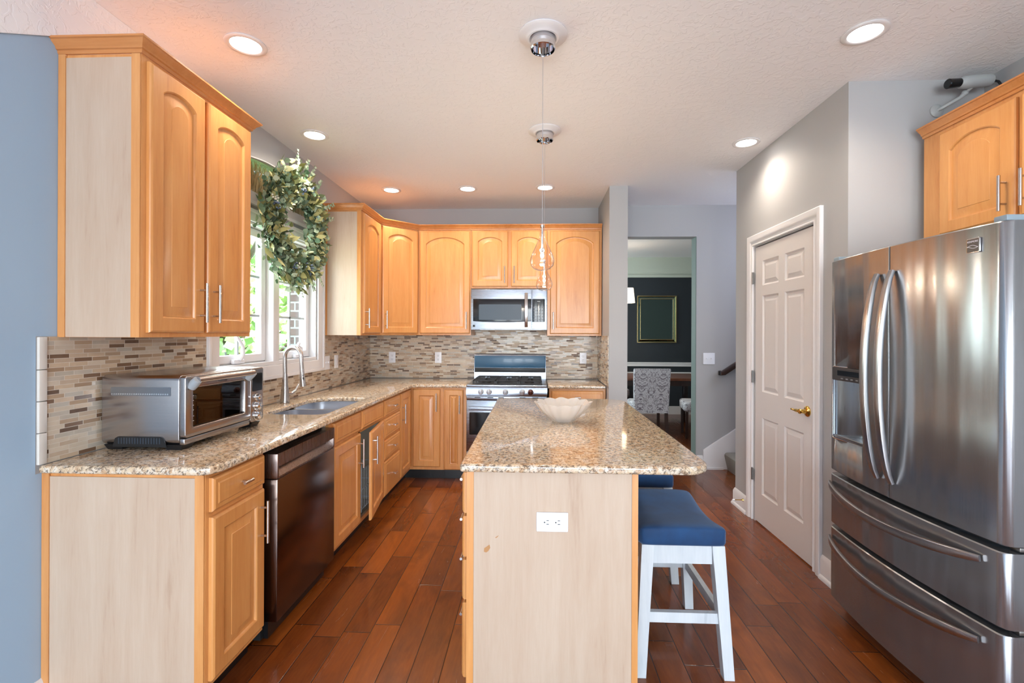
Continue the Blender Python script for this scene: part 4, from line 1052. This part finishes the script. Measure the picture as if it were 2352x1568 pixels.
# ------------------------------------------------------------------ glass bowl
gb = B(); seg = 72; ls = []
def ring_(r, z, amp, outer=1):
    out = []
    for k in range(seg):
        a = 2*PI*k/seg; m_ = math.cos(12*a)*.7+.5*math.cos(19*a+1); out.append((.156+(r+amp*m_)*math.cos(a), 2.59+(r+amp*m_)*math.sin(a), .9145+z+amp*.9*abs(math.cos(6*a))*(1 if z > .05 else 0)))
    return out
ls = [ring_(.03, 0, 0), ring_(.058, .0, 0), ring_(.070, .012, .001), ring_(.095, .035, .003), ring_(.125, .062, .005), ring_(.142, .085, .007), ring_(.154, .103, .009), ring_(.152, .104, .009), ring_(.138, .086, .007), ring_(.119, .064, .005), ring_(.088, .039, .003), ring_(.062, .018, .001), ring_(.03, .010, 0)]
gb.loops(ls)
tag(gb.build('glass_bowl', 'bowl', ang=60), 'fluted frosted glass bowl on the granite island', 'bowl')

# ------------------------------------------------------------------ ceiling lights
cans = [(-1.352, 2.135, 'recessed ceiling light nearest the left wall cabinets'), (-1.50, 3.128, 'recessed ceiling light in front of the window'), (-1.351, 4.352, 'recessed ceiling light over the left inner corner'),
        (-.63, 4.332, 'recessed ceiling light left of the range, middle of the far row'), (.088, 4.314, 'recessed ceiling light in the far row behind the pendants'), (1.473, 3.345, 'recessed ceiling light beside the pantry door wall'), (1.46, 2.143, 'recessed ceiling light nearest the refrigerator')]
first = None
for x, y, lb in cans:
    if first is None:
        first = thing('recessed_light', lb, 'ceiling light', (x, y, CZ), 0, 'recessed ceiling lights')
        B().lathe([(.066, -.0005), (.088, -.0005), (.090, -.004), (.086, -.007), (.070, -.008), (.066, -.006)], (0, 0, 0), 36).build('trim_ring', 'white', first)
        B().lathe([(0, -.004), (.0655, -.004), (.0655, -.001), (0, -.001)], (0, 0, 0), 32).build('lens', 'lens', first)
    else: dup(first, (x, y, CZ), lb)
    light('recessed_lamp', 'SPOT', (x, y, CZ-.012), 26, (1, .88, .73), (0, 0, 0), spot_size=math.radians(150), spot_blend=.9, shadow_soft_size=.09)
# pendants
def pendant(x, y, label, zb):
    p = thing('pendant_light', label, 'pendant light', (x, y, CZ), 0, 'clear glass pendants over the island')
    B().lathe([(.05, -.0005), (.108, -.0005), (.110, -.006), (.10, -.012), (.08, -.015), (.07, -.022), (.062, -.022), (.05, -.010)], (0, 0, 0), 40).build('ceiling_plate', 'white', p)
    B().lathe([(.0, -.012), (.052, -.012), (.056, -.02), (.056, -.066), (.052, -.070), (.050, -.060), (.048, -.030), (0, -.028)], (0, 0, 0), 36).build('canopy', 'polish', p)
    B().cyl((0, 0, -.028), (0, 0, zb-CZ+.20), .0014, seg=6).build('cord', simple('cord_silver', srgb(190, 188, 190), .4, .5), p)
    z0 = zb-CZ
    pr_ = [(.009, .20), (.010, .17), (.014, .145), (.026, .118), (.042, .085), (.053, .058), (.055, .042), (.050, .022), (.036, .008), (.018, .002), (0, .0)]
    inn = [(0, .003), (.018, .005), (.034, .011), (.048, .024), (.0525, .043), (.0505, .057), (.040, .083), (.024, .116), (.012, .144), (.008, .17), (.007, .20)]
    B().lathe([(r, z0+z) for r, z in pr_], (0, 0, 0), 40).build('glass_globe', 'clear', p, ang=70)
    B().lathe([(0, z0+.206), (.0095, z0+.206), (.0095, z0+.197), (.0055, z0+.194), (.0055, z0+.088), (.004, z0+.085), (0, z0+.085)], (0, 0, 0), 16).build('socket_stem', 'polish', p)
    B().sph((0, 0, z0+.070), .009, 12, (.9, .9, 1.6)).build('bulb', 'bulb', p)
    light('pendant_lamp', 'POINT', (x, y, zb+.07), 10, (1, .82, .6), shadow_soft_size=.012)
pendant(.031, 2.11, 'clear teardrop pendant light, larger and nearer over the island', 1.679)
pendant(.060, 3.11, 'clear teardrop pendant light, farther one over the island', 1.679)

# ------------------------------------------------------------------ wreath and dried grass
def leaf(bm, c, d, n_, L, w_, cup=.0):
    d = d.normalized(); s_ = d.cross(n_).normalized(); up = s_.cross(d)
    ps = [c, c+d*L*.3+s_*w_*.5+up*cup, c+d*L*.65+s_*w_*.42+up*cup, c+d*L, c+d*L*.65-s_*w_*.42+up*cup, c+d*L*.3-s_*w_*.5+up*cup]
    bm.faces.new([bm.verts.new(p) for p in ps])
wr = thing('leafy_wreath', 'large green eucalyptus wreath with blue berries hanging at the window', 'wreath', (-WX+.10, 3.23, 2.14))
rn = random.Random(11); R_ = .30
def onring(spread, dep=.06):
    a = rn.uniform(0, 2*PI); r = R_+rn.gauss(0, spread); return a, Vector((rn.uniform(-.03, dep), r*math.cos(a), r*math.sin(a)))
b = B()
for k in range(9):
    ph = rn.uniform(0, 6); b.tube([((.0+.02*math.sin(5*a_+ph)), (R_+.025*math.sin(3*a_+ph))*math.cos(a_), (R_+.025*math.cos(4*a_+ph))*math.sin(a_)) for a_ in [2*PI*i/40 for i in range(41)]], .005, 5)
b.build('grapevine_ring', 'twig', wr)
for nm, m_, cnt, Ls, wf, sp in (('eucalyptus_leaves', 'leaf_euc', 1500, (.035, .055), .8, .058), ('variegated_leaves', 'leaf_var', 480, (.06, .10), .42, .055), ('dark_leaves', 'leaf_dark', 900, (.04, .08), .45, .045)):
    bm = bmesh.new()
    for i in range(cnt):
        a, c_ = onring(sp); rad = Vector((0, math.cos(a), math.sin(a))); tan = Vector((0, -math.sin(a), math.cos(a)))
        dv = rad*rn.uniform(-.5, 1.2)+tan*rn.uniform(-1, 1)+Vector((rn.uniform(.0, .9), 0, 0)); nn = Vector((1, rn.uniform(-.8, .8), rn.uniform(-.8, .8)))
        L_f = rn.uniform(*Ls); leaf(bm, c_, dv, nn, L_f, L_f*wf, rn.uniform(-.006, .006))
    if nm == 'eucalyptus_leaves':
        for sprig in [(1.75, .17), (1.45, .15), (1.0, .15), (.55, .20), (.35, .17), (-1.2, .12), (-1.6, .15), (-.9, .15), (-1.9, .14), (2.2, .12), (-2.2, .12), (1.25, .16)]:
            a, ln = sprig; rad = Vector((.15, math.cos(a), math.sin(a))).normalized(); base_ = rad*(R_+.04)
            for k in range(9):
                for sd in (-1, 1):
                    tan = Vector((0, -math.sin(a), math.cos(a)))*sd; leaf(bm, base_+rad*ln*k/8, tan*.8+rad*.7+Vector((rn.uniform(-.3, .5), 0, 0)), Vector((1, rn.uniform(-.5, .5), .2)), .036*(1-.05*k), .028*(1-.05*k))
    o = B(); o.bm.free(); o.bm = bm; ob_ = o.build(nm, m_, wr, smooth=False); ob_['kind'] = 'stuff'
b = B(); b2 = B()
for i in range(12):
    a, c_ = onring(.04, .09); c_.x = .06+rn.random()*.03
    for k in range(9): (b if i % 4 else b2).sph(c_+Vector((rn.uniform(-.015, .015), rn.uniform(-.022, .022), rn.uniform(-.022, .022))), .0065, 6)
b.build('blue_berries', 'berry', wr)['kind'] = 'stuff'; b2.build('pale_berries', 'berry_white', wr)['kind'] = 'stuff'
b = B()
rn = random.Random(5)
for i in range(1500):
    y = AY+rn.uniform(-.55, .50); z0 = AZ+.095; hh = rn.uniform(.12, .235); hh = min(hh, .215*(1-(abs(y-AY)/.615)**2.15)**.465); x = rn.uniform(-.072, -.015)
    t_ = b; y2 = y+rn.uniform(-.05, .05)
    b.tube([(-WX+x, y, z0), (-WX+x+rn.uniform(-.01, .01), (y+y2)/2, z0+hh*.6), (-WX+x, y2, z0+hh)], [.0022, .0018, .0008], 3)
ob_ = b.build('dried_grass', 'dry', smooth=False); tag(ob_, 'tan dried grass filling the arched window recess', 'dried grass'); ob_['kind'] = 'stuff'
b = B().cyl((-WX+.0265, 3.865, 2.135), (-WX+.05, 3.865, 2.135), .004, seg=8).sph((-WX+.056, 3.865, 2.135), .011, 12); tag(b.build('curtain_hook', 'hinge'), 'small round metal hook on the window casing corner', 'hook')

# ------------------------------------------------------------------ security camera
sc_ = thing('security_camera', 'grey bullet security camera bracketed above the refrigerator cabinet', 'camera', (2.105, 2.555, 2.575))
B().lathe([(0, 0), (.034, 0), (.034, .006), (.026, .010), (.012, .016), (0, .016)], (0, -.0005, 0), 24, Matrix.Rotation(PI/2, 4, 'X')).build('wall_plate', simple('camera_grey', srgb(170, 172, 172), .4), sc_)
B().tube([(0, -.012, 0), (.01, -.03, .005), (.07, -.06, .04), (.085, -.065, .055)], [.010, .009, .009, .012], 10).sph((.088, -.066, .06), .015, 12).build('arm', bpy.data.materials['camera_grey'], sc_)
ax_ = Vector((1, .05, .10)).normalized(); c0 = Vector((.03, -.10, .095))
bdv = B(); bdv.tube([c0, c0+ax_*.015, c0+ax_*.05, c0+ax_*.15, c0+ax_*.16], [.022, .030, .032, .032, .026], 20).cyl((.088, -.066, .06), c0+ax_*.065-Vector((0, 0, .028)), .007).build('housing', bpy.data.materials['camera_grey'], sc_)
B().tube([c0-ax_*.062, c0-ax_*.058, c0+ax_*.004], [.020, .024, .021], 18).build('lens_hood', 'black_glass', sc_)
B().tube([c0+ax_*.155, c0+ax_*.20+Vector((0, 0, -.01)), c0+ax_*.235+Vector((0, 0, -.06)), c0+ax_*.24+Vector((0, .0, -.19))], .006, 8).build('cable', 'black', sc_)

# ------------------------------------------------------------------ dining room
mr = thing('wall_mirror', 'rectangular mirror with a thin gold frame on the navy wall', 'mirror', (2.125, 8.3, 1.656))
hw, hh = .34, .41
B().plate([rrect(-hw, hw, -hh, hh, .004, 2), rrect(-hw+.016, hw-.016, -hh+.016, hh-.016, .003, 2)[::-1]], -.030, -.001, 'y', .002).build('outer_frame', 'gold', mr)
B().plate([rrect(-hw+.05, hw-.05, -hh+.05, hh-.05, .004, 2), rrect(-hw+.062, hw-.062, -hh+.062, hh-.062, .003, 2)[::-1]], -.030, -.001, 'y', .002).build('inner_frame', 'gold', mr)
B().box(-hw+.0625, hw-.0625, -.014, -.002, -hh+.0625, hh-.0625).build('glass', 'mirror', mr, smooth=False)
b = B(); o_ = [(-hw+.016, -.012, -hh+.016), (hw-.016, -.012, -hh+.016), (hw-.016, -.012, hh-.016), (-hw+.016, -.012, hh-.016)]; i_ = [(-hw+.05, -.026, -hh+.05), (hw-.05, -.026, -hh+.05), (hw-.05, -.026, hh-.05), (-hw+.05, -.026, hh-.05)]
b.loops([[(x, -.002, z) for x, y, z in o_], o_, i_, [(x, -.002, z) for x, y, z in i_]], cap0=False, cap1=False); b.build('bevelled_border', 'mirror', mr, smooth=False)
def dchair(label, loc, rz):
    c = thing('dining_chair', label, 'chair', loc, rz, 'damask dining chairs')
    # faces +y: back at y=-.24
    ls = []
    for z, y, th_, hw_ in ((.36, -.20, .07, .225), (.60, -.215, .065, .232), (.80, -.235, .06, .238), (.925, -.255, .055, .24), (.945, -.262, .04, .236)):
        ls.append([(a, y+b_, z) for a, b_ in rrect(-hw_, hw_, -th_/2, th_/2, .018, 3)])
    B().loops(ls).build('backrest', 'damask', c, ang=50)
    B().plate([rrect(-.235, .235, -.165, .25, .05, 5)], .36, .49, 'z', .035, 4).build('seat', 'damask', c, ang=50)
    for x in (-.2, .2):
        B().loops([[(x+a*.018, .21+b_*.018+dy, z) for a, b_ in ((-1, -1), (1, -1), (1, 1), (-1, 1))] for z, dy in ((.001, .0), (.359, 0))]).build('leg', 'dark_wood', c, smooth=False)
        B().loops([[(x+a*.02, -.19+b_*.02+dy, z) for a, b_ in ((-1, -1), (1, -1), (1, 1), (-1, 1))] for z, dy in ((.001, -.06), (.2, -.015), (.359, 0))]).build('leg', 'dark_wood', c, smooth=False)
    return c
c1 = dchair('damask dining chair with its back to the kitchen doorway', (1.535, 6.46, 0), 0)
dup(c1, (2.27, 6.52, 0), 'damask dining chair turned sideways at the right edge of the doorway', None, RZ*.9)
dup(c1, (1.33, 8.02, 0), 'damask dining chair on the far side of the dining table', None, PI)
tb = thing('dining_table', 'dark wooden dining table behind the patterned chairs', 'table', (1.75, 7.22, 0))
B().plate([rrect(-.95, .75, -.45, .45, .02, 3)], .73, .765, 'z', .006).build('tabletop', wood('table_wood', srgb(120, 66, 36), srgb(96, 50, 28), srgb(70, 36, 20)), tb)
b = B(); b.plate([rrect(-.88, .68, -.38, .38, .002, 1), rrect(-.86, .66, -.36, .36, .002, 1)[::-1]], .65, .7295, 'z'); b.build('apron', 'dark_wood', tb, smooth=False)
for x in (-.84, .64):
    for y in (-.34, .34): B().box(x-.035, x+.035, y-.035, y+.035, .001, .6495, .004).build('leg', 'dark_wood', tb)
ch = thing('chandelier', 'dining room chandelier with cream fabric shades', 'chandelier', (1.02, 7.0, CZ))
B().cyl((0, 0, -.001), (0, 0, -.03), .06).cyl((0, 0, -.03), (0, 0, -.72), .008).sph((0, 0, -.74), .03).build('stem', 'hinge', ch)
for k in range(4):
    a = math.radians(6+90*k); x, y = .38*math.cos(a), .38*math.sin(a)
    ar = B().tube([(0, 0, -.74), (x*.5, y*.5, -.82), (x, y, -.80), (x, y, -.72)], .007, 8).build('arm', 'hinge', ch)
    B().lathe([(.085, -.88+.0), (.062, -.66), (.060, -.66), (.083, -.88)], (x, y, 0), 24).build('shade', 'shade', ar)
light('chandelier_lamp', 'POINT', (1.40, 7.0, 1.93), 7, (1, .8, .58), shadow_soft_size=.05)
